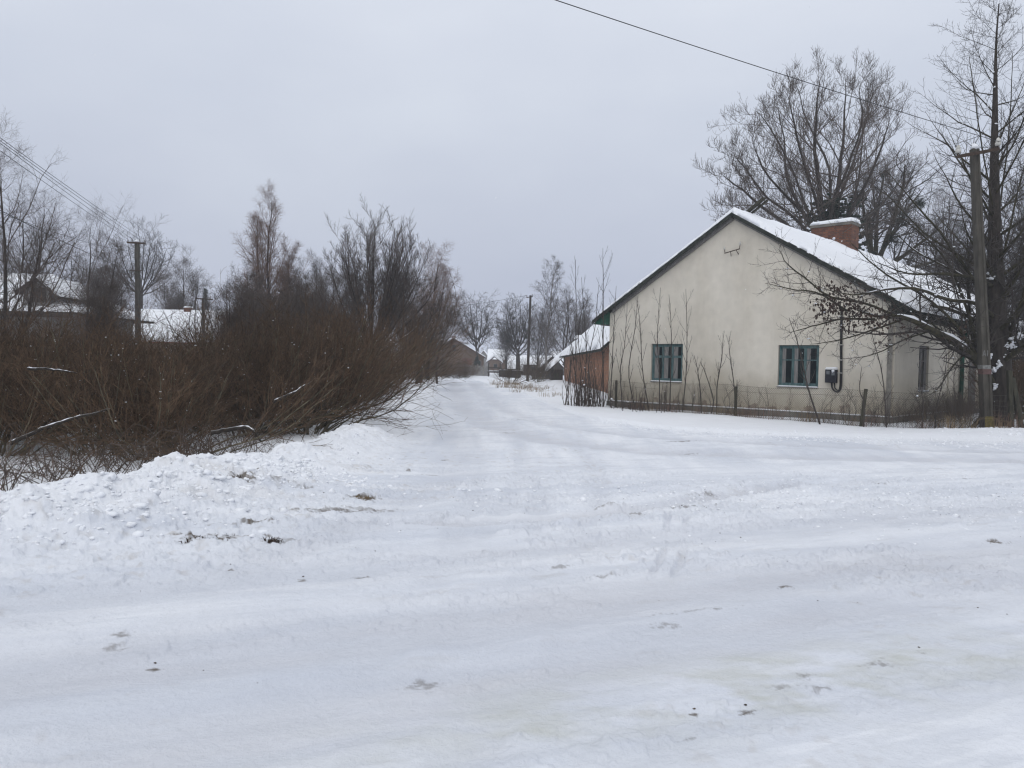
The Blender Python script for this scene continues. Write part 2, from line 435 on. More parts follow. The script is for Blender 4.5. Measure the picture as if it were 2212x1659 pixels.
DIRT = [  # px, py, radius along x (m), radius across (m), strength, skew
    (455, 1165, 0.30, 0.060, 1.0), (420, 1172, 0.12, 0.05, 1.0), (588, 1166, 0.10, 0.075, 1.0), (625, 1162, 0.12, 0.06, .5), (780, 1080, 0.17, 0.09, 1.0),
    (706, 1107, 0.50, 0.06, .75), (560, 1136, 0.28, 0.05, .95), (480, 1143, 0.25, 0.04, .6), (510, 1078, 0.22, 0.12, .9), (545, 1068, 0.14, 0.08, .8),
    (600, 1072, 0.14, 0.05, .6), (660, 1075, 0.10, 0.05, .6), (790, 1238, 0.09, 0.03, .8), (655, 1243, 0.03, 0.02, .9), (498, 1222, 0.04, 0.03, .7),
    (1690, 1258, 0.07, 0.03, .9), (2155, 1163, 0.13, 0.045, 1.0), (1210, 1222, .08, .03, .5), (1500, 1312, .25, .03, .5), (1445, 1342, .1, .03, .5),
    (1370, 1110, .12, .03, .7), (1480, 1095, .5, .04, .6), (1300, 1095, .2, .03, .6), (960, 990, .1, .05, .6), (1480, 952, .3, .06, .8), (1490, 973, .25, .05, .5),
    (265, 1362, .05, .03, .6), (245, 1384, .06, .03, .5), (335, 1420, .03, .015, .9), (1610, 1530, .05, .02, .9), (1500, 1535, .03, .015, .9), (1690, 1480, .08, .03, .5),
    (1745, 1455, .07, .03, .5), (1770, 1485, .08, .025, .5), (1985, 1405, .02, .02, 1.0), (1900, 1430, .09, .05, .5), (1480, 1590, .06, .02, .6), (920, 1460, .1, .05, .5),
    (1520, 1068, .25, .05, .6), (1750, 1050, .06, .03, .7), (1900, 1042, .10, .05, .6), (2090, 1030, .12, .05, .7), (790, 1100, .3, .03, .5), (930, 1020, .12, .03, .5),
    (880, 1015, .06, .03, .7), (1100, 930, .25, .05, .5), (1130, 905, .35, .06, .6), (990, 895, .2, .06, .5), (2300, 1290, .1, .03, .6), (1300, 1240, .15, .03, .5),
]
def terrain(x, y, fine=True):
    x = np.asarray(x, float); y = np.asarray(y, float)
    s = x - np.interp(y, LY, LX)
    c = np.interp(y, CY, CH) * (1 + .45 * vn(y * 1.15, y * 0 + 2.2, 6) + .25 * vn(y * 2.9, y * 0 + 5.1, 7))
    heap = sstep(3.5, 5.5, y) * (1 - sstep(9.2, 10.8, y))
    wl = 0.55 + 0.1 * heap
    wr = 0.80 + 0.45 * heap
    wob = 0.35 * fbm(x * 0.7, y * 0.7, 3, 4)
    ss = s + wob * 0.5 * (1 - .55 * heap)
    prof = np.where(ss < 0, np.exp(-(ss / wl) ** 2), np.exp(-(np.maximum(ss, 0) / wr) ** 2))
    z = c * prof * (1 + 0.25 * fbm(x * 1.1, y * 1.1, 3, 8))
    near = np.exp(-(np.hypot(x, y) / 90) ** 2)
    ditch = sstep(0.35, 2.6, -s)
    z = z - (0.16 - .12 * sstep(8.5, 12, y)) * ditch * (1 - 0.6 * sstep(6, 14, -s)) * near
    yv = np.interp(x, VX, VY)
    s2 = y - yv
    vm = sstep(-0.3, 1.3, s2) * (1 - ditch)
    z = z + near * vm * (0.06 + 0.05 * fbm(x * .5, y * .5, 3, 12)) + near * 0.11 * np.exp(-((s2 - 0.6 - .4 * fbm(x * .4, y * .4, 2, 3)) / 0.55) ** 2) * (1 - ditch) * (0.6 + .5 * fbm(x * .35, y * .35, 2, 19))
    z = z + 0.03 * fbm(x * 0.23, y * 0.23, 3, 1) * near
    z = z + .34 * sstep(1.6, 4.3, x) * sstep(31.5, 36, y) * (1 - sstep(76, 92, y))
    # bank of shovelled snow under the lamp pole, on the right
    z = z + 0.17 * np.exp(-(((x - 14.6) / 2.6) ** 2 + ((y - 21.2) / 0.9) ** 2)) * (1 + .5 * fbm(x * 1.5, y * 1.5, 3, 5))
    if fine:
        m = np.hypot(x, y) < 45
        hx, hy = x, y
        lump = heap * np.exp(-(np.where(s < 0, s / .55, s / 1.25)) ** 2)
        pt = np.clip(fbm(hx * .9, hy * .9, 3, 14) * 1.8 + .55, 0.15, 1)
        z = z + lump * (0.17 * fbm(hx * 1.3, hy * 1.3, 3, 2) + pt * (0.18 * fbm(hx * 3.2, hy * 3.2, 4, 9, .6) + .09 * (billow(hx * 6.5, hy * 6.5, 3, 12, .6) - .5) + .035 * fbm(hx * 15, hy * 15, 3, 13, .6)))
        crest = (1 - heap) * np.exp(-(ss / 0.75) ** 2) * (y > 9) * (y < 60)
        z = z + crest * (0.17 * (billow(hx * 2.6, hy * 2.6, 3, 6) - .5) + .07 * (billow(hx * 9, hy * 9, 2, 16) - .5))
        road = sstep(0.4, 1.2, s) * (1 - sstep(-0.6, 0.4, s2))
        rough = np.clip(fbm(hx * .45, hy * .45, 3, 21) * 1.6 + .25, 0, 1)
        zone = 1.1 * np.exp(-(((x + 3.2) / 1.8) ** 2 + ((y - 6.4) / 1.0) ** 2)) + np.exp(-(((x - 4.5) / 5.5) ** 2 + ((y - 10.0) / 1.6) ** 2)) + .8 * np.exp(-(((x + 2.2) / 1.1) ** 2 + ((y - 7.9) / 1.5) ** 2)) + .5 * sstep(0, .8, s2 + 1.5) * (1 - sstep(1.2, 2.5, s2 + 1.5)) * (x > 3)
        ca_, sa_ = math.cos(.36), math.sin(.36); u1 = hx * ca_ + hy * sa_; v1 = -hx * sa_ + hy * ca_
        nearx = 1 - sstep(10.5, 14, y - .12 * x)
        z = z + road * nearx * (.010 * fbm(u1 * .4, v1 * 3.2, 3, 26) + .006 * fbm(u1 * 1.5, v1 * 11, 3, 27)) + road * (1 - nearx) * .012 * fbm(hx * 3.4, hy * .5, 3, 28)
        z = z + road * (0.006 * fbm(hx * 5, hy * 5, 3, 25) + (0.020 * rough ** 2 + 0.06 * np.clip(zone, 0, 1)) * (billow(hx * 4.6, hy * 4.6, 3, 31, .6) - .5))
        crp = np.clip(sstep(-.02, .30, fbm(u1 * .55, v1 * 2.1, 3, 92)) * nearx + .45 * sstep(.05, .3, fbm(hx * .8, hy * .3, 3, 95)) * (1 - nearx) + .8 * np.clip(zone, 0, 1), 0, 1) * (.35 + .65 * sstep(4.5, 7.5, y))
        z = z + m * road * crp * (.030 * sstep(.10, .42, fbm(hx * 9, hy * 9, 2, 91)) + .016 * sstep(.05, .4, fbm(hx * 21, hy * 21, 2, 93)))
        g = 0
        for pts, w, dep, tint in TRACKS:
            d = seg_dist(x, y, pts)
            g = np.maximum(g, dep * np.exp(-(d / w) ** 4))
            z = z + dep * 0.6 * np.exp(-((d - w * 1.35) / (w * .35 + .03)) ** 2) * (0.5 + .5 * vn(hx * 3, hy * 3, 7)) * m
        z = z - g
    return z
def hz(x, y):
    return float(terrain(np.array([x]), np.array([y]), False)[0])

def tint(x, y, z):
    s = x - np.interp(y, LY, LX); s2 = y - np.interp(x, VX, VY)
    fresh = np.array([0.84, 0.855, 0.89]); pack = np.array([0.64, 0.67, 0.735]); ice = np.array([0.56, 0.57, 0.53])
    road = sstep(0.5, 1.4, s) * (1 - sstep(-0.8, 0.2, s2))
    ca, sa = math.cos(.36), math.sin(.36)
    u1, v1 = x * ca + y * sa, -x * sa + y * ca
    st1 = fbm(u1 * .30, v1 * 1.9, 4, 41); st2 = fbm(x * 1.7, y * .22, 4, 42)
    far = sstep(10.5, 14, y - .12 * x)
    st = st1 * (1 - far) + st2 * far
    k = road * np.clip(.40 + .62 * st + .25 * fbm(x * .5, y * .5, 3, 47), 0, 1)
    wear = 0
    for pts, w, dep, t in TRACKS:
        d = seg_dist(x, y, pts)
        wear = np.maximum(wear, t * np.exp(-(d / (w * 1.15)) ** 2))
    k = np.clip(k + road * wear * (0.6 + .6 * fbm(u1 * .8, v1 * 2.4, 3, 44)), 0, 1)
    sf = fbm(u1 * 1.1, v1 * 7, 4, 48, .6) * (1 - far) + fbm(x * 6, y * .8, 4, 49, .6) * far
    k = np.clip(k + road * .30 * sf, 0, 1.2)[..., None]
    c = fresh * (1 - k) + pack * k
    worn = (road * np.clip(wear * (.85 + .6 * fbm(u1 * .9, v1 * 3.0, 4, 56)), 0, 1) * .88)[..., None]
    c = c * (1 - worn) + np.array([0.605, 0.61, 0.645]) * worn
    ib = (road * sstep(.10, .26, fbm(u1 * .7, v1 * 4.2, 4, 57, .6)) * .38)[..., None]
    c = c * (1 - ib) + np.array([0.62, 0.645, 0.70]) * ib
    scuff = (road * np.clip(fbm(u1 * 2.2, v1 * 9, 4, 53, .65) * 2.4 - .85, 0, 1) * np.clip(fbm(u1 * .5, v1 * .9, 3, 54) * 2 + .3, 0, 1) * .30)[..., None]
    c = c * (1 - scuff) + np.array([0.47, 0.44, 0.41]) * scuff
    p = gnd(1700, 1480); ang = math.atan2(0.36, 1.0)
    ux, uy = (x - p[0]) * math.cos(ang) + (y - p[1]) * math.sin(ang), -(x - p[0]) * math.sin(ang) + (y - p[1]) * math.cos(ang)
    yel = np.exp(-((ux / 1.9) ** 2 + (uy / 0.36) ** 2)) * (0.55 + 1.5 * fbm(x * 2.2, y * 4.5, 4, 51, .6))
    yel = np.clip(yel, 0, .8)[..., None]
    c = c * (1 - yel) + ice * yel
    # brownish grains in the ploughed heap
    hp = np.exp(-(s / 1.3) ** 2) * (y > 4.5) * (y < 11.5) * np.clip(fbm(x * 1.7, y * 1.7, 4, 61) * 2.2 - .35, 0, 1)
    sp = np.clip(fbm(x * 9, y * 9, 3, 63) * 3 - 1.0, 0, 1) * np.clip(fbm(x * .6, y * .6, 3, 66) * 2 + .2, 0, 1) * (np.exp(-(s / 2.0) ** 2) * .6 + road * .55) * (np.hypot(x, y) < 40)
    hp = np.clip(hp * .35 + sp * .5, 0, 1)[..., None]
    c = c * (1 - hp) + np.array([0.42, 0.37, 0.31]) * hp
    dd = np.zeros_like(x)
    n1 = fbm(u1 * 14, v1 * 34, 4, 71, .65); n2 = fbm(u1 * 3, v1 * 7, 3, 73)
    for px, py, rx, ry, st in DIRT:
        q = gnd(px, py, 0.03)
        a = math.atan2(0.34, 1.0)
        ux = (x - q[0]) * math.cos(a) + (y - q[1]) * math.sin(a); uy = -(x - q[0]) * math.sin(a) + (y - q[1]) * math.cos(a)
        near = np.abs(ux) < rx * 3
        e = np.exp(-((ux / rx) ** 2 + (uy / (ry * 1.3)) ** 2))
        dd = np.maximum(dd, np.where(near, st * np.clip(e * 1.8 + (n1 * 2.0 + n2 * .7) - .78, 0, 1) * (e > .06), 0))
    dd = dd[..., None]
    c = c * (1 - dd) + np.array([0.11, 0.085, 0.06]) * dd
    return c

def build_ground():
    fa = np.linspace(-44, 44, 1250)
    A = np.radians(np.concatenate([np.arange(-180, -44, 4.0), fa, np.arange(48, 180, 4.0)]))
    Rr = np.concatenate([[0.02, 0.7, 1.3, 1.8], np.geomspace(2.2, 60, 900), np.geomspace(61.5, 1000, 130)])
    nA, nR = len(A), len(Rr)
    aa, rr = np.meshgrid(A, Rr)
    x = (rr * np.sin(aa)); y = (rr * np.cos(aa))
    z = np.zeros_like(x)
    msk = y > -40
    z[msk] = terrain(x[msk], y[msk])
    z *= np.exp(-np.maximum(rr - 150, 0) / 200)
    col = np.ones(x.shape + (4,)); col[..., :3] = 0.84
    col[msk, :3] = tint(x[msk], y[msk], z[msk])
    V = np.stack([x, y, z], -1).reshape(-1, 3)
    i = np.arange(nA * nR).reshape(nR, nA)
    j = np.roll(i, -1, 1)
    Fq = np.stack([i[:-1], j[:-1], j[1:], i[1:]], -1)[:, :, ::-1].reshape(-1, 4)
    cx = V[Fq].mean(1)
    s = cx[:, 0] - np.interp(cx[:, 1], LY, LX); s2 = cx[:, 1] - np.interp(cx[:, 0], VX, VY)
    edge = 0.25 * fbm(cx[:, 0], cx[:, 1], 3, 81)
    heap = (s > -0.75 + edge) & (s < 1.35 + edge) & (cx[:, 1] > 4.9 + edge) & (cx[:, 1] < 10.6 + edge)
    road = (~heap) & (s > 0.75 + edge * .6) & (s2 < 0.1 + edge * .6)
    for name, sel, lab, cat in (('ground', ~(heap | road), None, None), ('road', road, None, None),
                                ('snow_heap', heap, 'long heap of lumpy ploughed snow at the foot of the brown thicket', 'snow heap')):
        f = Fq[sel]
        u, inv = np.unique(f.ravel(), return_inverse=True)
        me = mesh_np(name, V[u], inv.reshape(-1, 4))
        ca = me.attributes.new('tint', 'FLOAT_COLOR', 'POINT')
        ca.data.foreach_set('color', np.ascontiguousarray(col.reshape(-1, 4)[u], dtype=np.float32).ravel())
        o = link(name, me, M['ground'])
        if lab: tag(o, lab, cat)
        else: tag(o, kind='structure')
build_ground()

def scatter_lumps():
    g = np.random.default_rng(21)
    P = []
    n = 5200
    # along the foot of the heap
    y = g.uniform(4.8, 11, n); s = g.normal(0.55, 0.55, n); x = np.interp(y, LY, LX) + s
    k = (g.random(n) < .5) & (s > -.5); P.append(np.stack([x[k], y[k], g.lognormal(-4.3, .75, k.sum())], 1))
    # crumbled plough line in front of the house
    n = 1500
    x = g.normal(4.6, 3.4, n); y = 10.0 + .12 * (x - 4) + g.normal(0, .95, n)
    P.append(np.stack([x, y, g.lognormal(-4.5, .5, n)], 1))
    # crest along the street and verge
    n = 1500
    y = g.uniform(11, 45, n); x = np.interp(y, LY, LX) + g.normal(.1, .45, n); P.append(np.stack([x, y, g.lognormal(-4.1, .5, n)], 1))
    n = 1300
    x = g.uniform(2.5, 19, n); y = np.interp(x, VX, VY) + g.normal(-.5, .6, n); P.append(np.stack([x, y, g.lognormal(-4.0, .5, n)], 1))
    n = 420
    x = g.normal(15.2, 1.6, n); y = g.normal(20.6, .9, n); P.append(np.stack([x, y, g.lognormal(-3.5, .5, n)], 1))
    P = np.concatenate(P)
    sz = np.clip(P[:, 2], .006, .05)
    z = terrain(P[:, 0], P[:, 1])
    V, F = blobs(np.stack([P[:, 0], P[:, 1], z - sz * .15], 1), sz, .7, g)
    o = link('snow_chunks', mesh_np('snow_chunks', V, F), snow)
    tag(o, kind='stuff')
    # crumbs of frozen dirt and twig bits on the packed snow
    n = 380
    x = g.normal(1.5, 4.5, n); y = np.abs(g.normal(7.5, 3.2, n)) + 2.6
    keep = fbm(x * .8, y * .8, 3, 90) > -.05
    x, y = x[keep], y[keep]
    ex = np.array([gnd(a, b)[:2] for a, b in ((1985, 1405), (655, 1243), (498, 1222), (335, 1420), (1610, 1530), (1500, 1537), (1750, 1050), (2085, 1031), (2000, 1090), (1555, 1150), (1600, 1160), (880, 1015))])
    x = np.concatenate([x, ex[:, 0]]); y = np.concatenate([y, ex[:, 1]])
    sz = np.concatenate([g.lognormal(-5.6, .4, len(x) - len(ex)), np.full(len(ex), .008)])
    V, F = blobs(np.stack([x, y, terrain(x, y) + sz * .2], 1), sz, .5, g)
    tag(link('dirt_crumbs', mesh_np('dirt_crumbs', V, F), M['dirt']), kind='stuff')
scatter_lumps()

# ------------------------------------------------------------------ woody plants
def spline(pts, K):
    """Catmull-Rom through pts, K samples"""
    p = np.array(pts, float)
    p = np.concatenate([[2 * p[0] - p[1]], p, [2 * p[-1] - p[-2]]])
    t = np.linspace(0, len(pts) - 1 - 1e-6, K)
    i = t.astype(int); f = (t - i)[:, None]
    a, b, c, d = p[i], p[i + 1], p[i + 2], p[i + 3]
    return 0.5 * (2 * b + (c - a) * f + (2 * a - 5 * b + 4 * c - d) * f ** 2 + (3 * b - a - 3 * c + d) * f ** 3)

class Wood:
    """grows branches level by level; P (N,K,3) radii (N,K) lengths (N,)"""
    def __init__(s, seed):
        s.g = np.random.default_rng(seed)
        s.levels = []
    def stems(s, paths, r0, r1, K=9, jit=0.0):
        P = np.stack([spline(p, K) for p in paths])
        if jit: P[:, 1:] += np.cumsum(s.g.normal(0, jit, P[:, 1:].shape), axis=1) * np.linspace(.2, 1, K - 1)[None, :, None]
        r0 = np.broadcast_to(np.asarray(r0, float), (len(paths),)); r1 = np.broadcast_to(np.asarray(r1, float), (len(paths),))
        Rr = r0[:, None] * (1 - np.linspace(0, 1, K)[None]) ** .8 + r1[:, None]
        L = np.linalg.norm(np.diff(P, axis=1), axis=2).sum(1)
        s.levels.append((P, Rr, L))
        return s
    def grow(s, lv, n, t0=.25, t1=1.0, ang=45, sd=10, lr=.5, tip=.35, K=5, up=.3, wob=.12, rr=.6, rmin=.004, rend=.35, lmin=.1, lvar=.25, abslen=None, droop=0.0, end=True):
        P, Rr, L = s.levels[lv]
        g = s.g
        Np, Kp, _ = P.shape
        idx = np.repeat(np.arange(Np), n) if np.isscalar(n) else np.repeat(np.arange(Np), n)
        Mn = len(idx)
        if Mn == 0: return s
        cnt = np.concatenate([np.arange(c) for c in (np.full(Np, n) if np.isscalar(n) else n)])
        tot = (np.full(Np, n) if np.isscalar(n) else np.asarray(n))[idx]
        t = t0 + (t1 - t0) * (cnt + g.random(Mn)) / tot
        sI = t * (Kp - 1); i = np.minimum(sI.astype(int), Kp - 2); f = (sI - i)[:, None]
        p0 = P[idx, i] * (1 - f) + P[idx, i + 1] * f
        r0 = Rr[idx, i] * (1 - f[:, 0]) + Rr[idx, i + 1] * f[:, 0]
        T = nrm(P[idx, i + 1] - P[idx, i])
        ref = np.where((np.abs(T[:, 2]) > .8)[:, None], np.array([[1., 0, 0]]), np.array([[0, 0, 1.]]))
        B1 = nrm(np.cross(T, ref)); B2 = np.cross(T, B1)
        az = cnt * 2.4 + g.uniform(0, 6.28, Np)[idx] + g.normal(0, .35, Mn)
        a = np.radians(g.normal(ang, sd, Mn))
        D = np.cos(a)[:, None] * T + np.sin(a)[:, None] * (np.cos(az)[:, None] * B1 + np.sin(az)[:, None] * B2)
        base = L[idx] if abslen is None else np.full(Mn, abslen)
        Ln = np.maximum(base * lr * (1 - (1 - tip) * (t - t0) / max(1 - t0, 1e-3)) * g.normal(1, lvar, Mn).clip(.45, 1.7), lmin)
        pts = [p0]; d = nrm(D); st = (Ln / (K - 1))[:, None]
        for k in range(K - 1):
            d = nrm(d + np.array([0, 0, 1.]) * (up - droop * (k + 1) / (K - 1)) * 2 / K + g.normal(0, wob, d.shape))
            pts.append(pts[-1] + d * st)
        Pn = np.stack(pts, 1)
        r = np.maximum(np.minimum(r0 * rr, r0 * .95), rmin)
        Rn = r[:, None] * (1 - (1 - rend) * np.linspace(0, 1, K)[None])
        s.levels.append((Pn, np.maximum(Rn, rmin * .6), Ln))
        return s
    def tubes(s, lvs, sides):
        return join([tubes(s.levels[l][0], s.levels[l][1], sd) for l, sd in zip(lvs, sides)])
    def shift(s, o):
        s.levels = [(P - np.asarray(o)[None, None], Rr, L) for P, Rr, L in s.levels]
        return s
    def snow(s, lv, frac=.5, rmin=.03, k=.85):
        P, Rr, L = s.levels[lv]
        hor = 1 - np.abs(nrm(P[:, -1] - P[:, 0])[:, 2])
        sel = np.where((s.g.random(len(P)) < frac) & (Rr.mean(1) > rmin) & (hor > .25))[0]
        if len(sel) == 0: return None
        P, Rr = P[sel], Rr[sel]
        K = P.shape[1]
        w = np.sin(np.linspace(0.15, math.pi - .15, K))[None] * s.g.uniform(.5, 1, (len(sel), 1))
        Q = P.copy(); Q[:, :, 2] += Rr * k
        return tubes(Q, Rr * .8 * w + .002, 6)
    def snowbits(s, lv, n, size):
        P, Rr, L = s.levels[lv]
        i = s.g.integers(0, len(P), n); k = s.g.integers(0, P.shape[1] - 1, n); f = s.g.random(n)[:, None]
        C = P[i, k] * (1 - f) + P[i, k + 1] * f
        C[:, 2] += Rr[i, k]
        return blobs(C, s.g.lognormal(math.log(size), .45, n), .55, s.g)

def plant(name, label, cat, W, trunk_lv, crown_lv, loc, tm, cm, ts=8, cs=(5, 4, 3, 3, 3), group=None, snowparts=(), stem='trunk', crown='crown', rz=0, extra=None):
    t = thing(name, label, cat, loc, rz, group)
    a = link(stem, mesh_np(stem, *W.tubes(trunk_lv, [ts] * len(trunk_lv))), tm, t)
    if crown_lv:
        link(crown, mesh_np(crown, *W.tubes(crown_lv, cs[:len(crown_lv)])), cm, t)
    sp = [p for p in snowparts if p is not None]
    if sp:
        link('snow', mesh_np('snow', *join(sp)), snow, t)
    if extra: extra(t)
    return t

def local(pix, d, base, dz=None, yo=0.0):
    """pixel course at distance d -> points relative to base"""
    out = []
    for k, q in enumerate(pix):
        p = at(q[0], q[1], d + (q[2] if len(q) > 2 else 0))
        out.append(p - base)
    return out

# ---- thicket shrubs ------------------------------------------------
def shrub(seed, label, group, loc, height=2.6, spread=38, lean=(0, 0), n=26, cm='twig_brown', bits=40, dens=1.0):
    W = Wood(seed); g = W.g
    paths = []
    for k in range(n):
        a = g.uniform(0, 6.28); b = math.radians(abs(g.normal(0, spread)))
        b = min(b, .92)
        L = height * g.uniform(.65, 1.12) / max(math.cos(b), .55)
        dx, dy = math.sin(b) * math.cos(a) + lean[0], math.sin(b) * math.sin(a) + lean[1]
        r = g.uniform(0, .5)
        p0 = np.array([r * math.cos(a), r * math.sin(a), -.1])
        e = p0 + L * np.array([dx, dy, math.cos(b)])
        m = p0 + (e - p0) * .5 + np.array([dx, dy, 0]) * .12 * L - np.array([0, 0, .05 * L])
        paths.append([p0, p0 + (m - p0) * .5 + g.normal(0, .05, 3), m, e])
    W.stems(paths, g.uniform(.012, .026, n), .005, K=9, jit=.035)
    W.grow(0, int(11 * dens), .40, .98, 32, 12, .46, .4, 6, .25, .13, .6, .0055)
    W.grow(1, int(5 * dens), .2, 1., 36, 13, .55, .45, 5, .2, .15, .7, .0042, lmin=.2)
    W.grow(2, 1, .3, 1., 38, 14, .6, .6, 4, .15, .15, .8, .0035, lmin=.15)
    sp = [W.snowbits(0, bits // 2, .010), W.snowbits(1, bits, .009)]
    return plant('willow_shrub', label, 'shrub', W, [0], [1, 2, 3], loc, M['twig_green'], M[cm], 5, (3, 3, 3), group, sp, 'stems', 'twigs')

GT = 'willow shrubs of the dense thicket beside the street'
LT = 'leafless brown willow shrub in the dense thicket along the snowy street'
protos = [shrub(100 + k, LT, GT, (0, 0, 0), h, s, l, n) for k, (h, s, l, n) in enumerate(
    [(2.3, 32, (.30, -.05), 26), (2.4, 28, (.2, -.1), 28), (2.2, 38, (.42, -.05), 26), (2.6, 24, (.05, 0), 26), (2.0, 44, (.25, -.15), 30)])]
gS = np.random.default_rng(77)
spots = []
tries = 0
while len(spots) < 86 and tries < 20000:
    tries += 1
    y = gS.uniform(10.2, 44); s = -gS.uniform(1.3, 11.5)
    x = np.interp(y, LY, LX) + s
    if x / y < -.80: continue
    if y < 17 and s > -2.6: continue
    if y < 12.3: continue
    if x / y > -.45 and y < 16.5: continue
    if y > 27 and s < -6.5: continue
    if x / y > -.26 and s > (-2.9 if y < 25 else -2.3): continue
    if any((x - a) ** 2 + (y - b) ** 2 < (.95 + y * .016) ** 2 for a, b in spots): continue
    spots.append((x, y))
used = set()
for k, (x, y) in enumerate(spots):
    s = x - np.interp(y, LY, LX)
    q = k % len(protos)
    if 1106 + FPX * x / y > 600 and q in (0, 2, 4): q = (3, 1, 3)[q // 2]
    px = 1106 + FPX * x / y
    sc = gS.uniform(.82, 1.16)
    if s > -2.0: sc *= .75
    if px > 850: sc *= .9
    if px < 190: sc *= .9
    elif px < 500: sc *= .83
    elif px > 560: sc *= 1.02
    if y > 26: sc *= 1.0 + .004 * (y - 26)
    loc = (x, y, hz(x, y) - .03)
    rz = gS.uniform(-1.0, 1.0) if s > -5 else gS.uniform(0, 6.28)
    if q not in used:
        used.add(q); o = protos[q]; o.location = loc; o.rotation_euler = (0, 0, rz); o.scale = (sc,) * 3
    else:
        dup(protos[q], loc, rz, sc)

# low bent brambles in the ditch, seen under the thicket
def bramble(seed, loc, label):
    W = Wood(seed); g = W.g; paths = []
    for k in range(24):
        p0 = np.array([g.normal(0, .55), g.normal(0, .45), -.05]); a = g.uniform(0, 6.28); L = g.uniform(.5, 1.3)
        e = p0 + np.array([math.cos(a) * L, math.sin(a) * L, g.uniform(-.02, .35)])
        paths.append([p0, (p0 + e) / 2 + np.array([0, 0, g.uniform(.2, .6)]), e])
    W.stems(paths, .0045, .002, K=7, jit=.02)
    W.grow(0, 7, .2, 1, 45, 15, .35, .5, 4, .05, .2, .7, .003)
    return plant('bramble', label, 'bramble', W, [0], [1], loc, M['twig'], M['twig_brown'], 4, (3,), 'brambles in the ditch', (), 'stems', 'twigs')
LB = 'low tangle of bare bramble stems in the snowy ditch under the thicket'
b0 = bramble(300, (0, 0, 0), LB); b1 = bramble(301, (0, 0, 0), LB)
for k, (px, py, d) in enumerate([(60, 1010, 8.3), (190, 985, 9.0), (30, 1040, 7.6), (330, 960, 10.5), (430, 950, 11.6), (520, 955, 12.2), (600, 940, 13), (690, 925, 14.5), (760, 900, 17), (820, 870, 21), (120, 960, 9.8), (250, 950, 11)]):
    d += 1.4 if d < 12 else 0
    p = at(px, py, d); loc = (p[0], d, hz(p[0], d))
    if p[0] - np.interp(d, LY, LX) > -1.8: loc = (np.interp(d, LY, LX) - 2.0, d, hz(np.interp(d, LY, LX) - 2.0, d))
    pr = (b0, b1)[k % 2]
    if k < 2: pr.location = loc
    else: dup(pr, loc, gS.uniform(0, 6.28), gS.uniform(.8, 1.15))

# snow-laden fallen stems lying in the thicket
def snowy_log(label, pix, d, r):
    P = [at(a, b, d + c) for a, b, c in pix]
    base = P[0].copy()
    t = thing('fallen_branch', label, 'branch', base)
    Q = np.array([spline([p - base for p in P], 26)]); Q[0] += np.cumsum(rng.normal(0, .006, (26, 3)), axis=0)
    Rr = np.full((1, 26), r) * np.linspace(1, .4, 26)
    link('stem', mesh_np('stem', *tubes(Q, Rr, 6)), M['bark'], t)
    Q2 = Q.copy(); Q2[:, :, 2] += Rr * .9
    link('snow', mesh_np('snow', *tubes(Q2, Rr * .8 * (0.12 + .7 * np.abs(np.sin(np.arange(26) * .93)) * (np.sin(np.arange(26) * .37 + r * 90) > -.35))[None], 6)), snow, t)
snowy_log('snow-covered fallen branch slanting through the left of the thicket', [(20, 960, 0), (120, 915, .3), (235, 885, .6)], 10.6, .032)
snowy_log('bent fallen branch under snow at the thicket foot, right of the heap', [(455, 935, 0), (520, 925, .2), (545, 935, .1), (560, 955, 0)], 13.0, .04)
snowy_log('straight fallen branch with snow in the middle of the thicket', [(590, 870, 0), (640, 845, .3), (672, 828, .5)], 15, .03)
snowy_log('level snow-lined branch high in the left of the thicket', [(60, 797, 0), (110, 795, .2), (160, 800, .4)], 11.5, .022)

# ---- trees -----------------------------------------------------------
def base_at(px, d):
    x = at(px, 789 + .022 * (px - 1106), d)[0]
    return np.array([x, d, hz(x, d) - .05])
def top_h(px, py, d, b):
    return at(px, py, d)[2] - b[2]

def leader_tree(name, label, px, ptop, d, seed, width=.22, lean=0., n=34, tm='bark', cm='twig', droop=.0, ang=38, cat='tree', group=None, r=None, levels=3, t0=.18, fine=.0045, dens=1.0, mult=1, up=.35, spread=.04):
    """tree with one to three upright leaders and ascending side branches"""
    b = base_at(px, d); H = top_h(px, ptop, d, b)
    W = Wood(seed); g = W.g
    r = r or H * .011
    paths = []
    for k in range(mult):
        o = np.array([g.normal(0, spread * H), g.normal(0, spread * H), 0]) * (k > 0); hh = H * (1 - .16 * k)
        paths.append([[0, 0, 0], [o[0] * .5 + g.normal(0, .006 * H), o[1] * .5, hh * .33], [lean * .5 + o[0], o[1], hh * .66], [lean + o[0] * 1.3, o[1] * 1.3, hh]])
    W.stems(paths, r, fine, K=12, jit=.006 * H)
    W.grow(0, int(n * dens), t0, .98, ang, 10, width * 1.3, .28, 7, up, .11, .42, fine * 1.2, lmin=.25)
    W.grow(1, 9, .15, 1, ang + 4, 13, .46, .42, 5, up * .5 - droop * .3, .13, .6, fine, lmin=.2)
    lv = [1, 2]
    if levels > 2:
        W.grow(2, 6, .15, 1, 44, 15, .52, .5, 4, up * .3 - droop * .7, .14, .7, fine * .8, lmin=.2); lv.append(3)
    if levels > 3:
        W.grow(3, 3, .2, 1, 42, 15, .62, .6, 4, .1 - droop * 1.1, .12, .75, fine * .65, lmin=.25); lv.append(4)
    ex = None
    return plant(name, label, cat, W, [0], lv, b, M[tm], M[cm], 8, (5, 3, 3, 3), group)

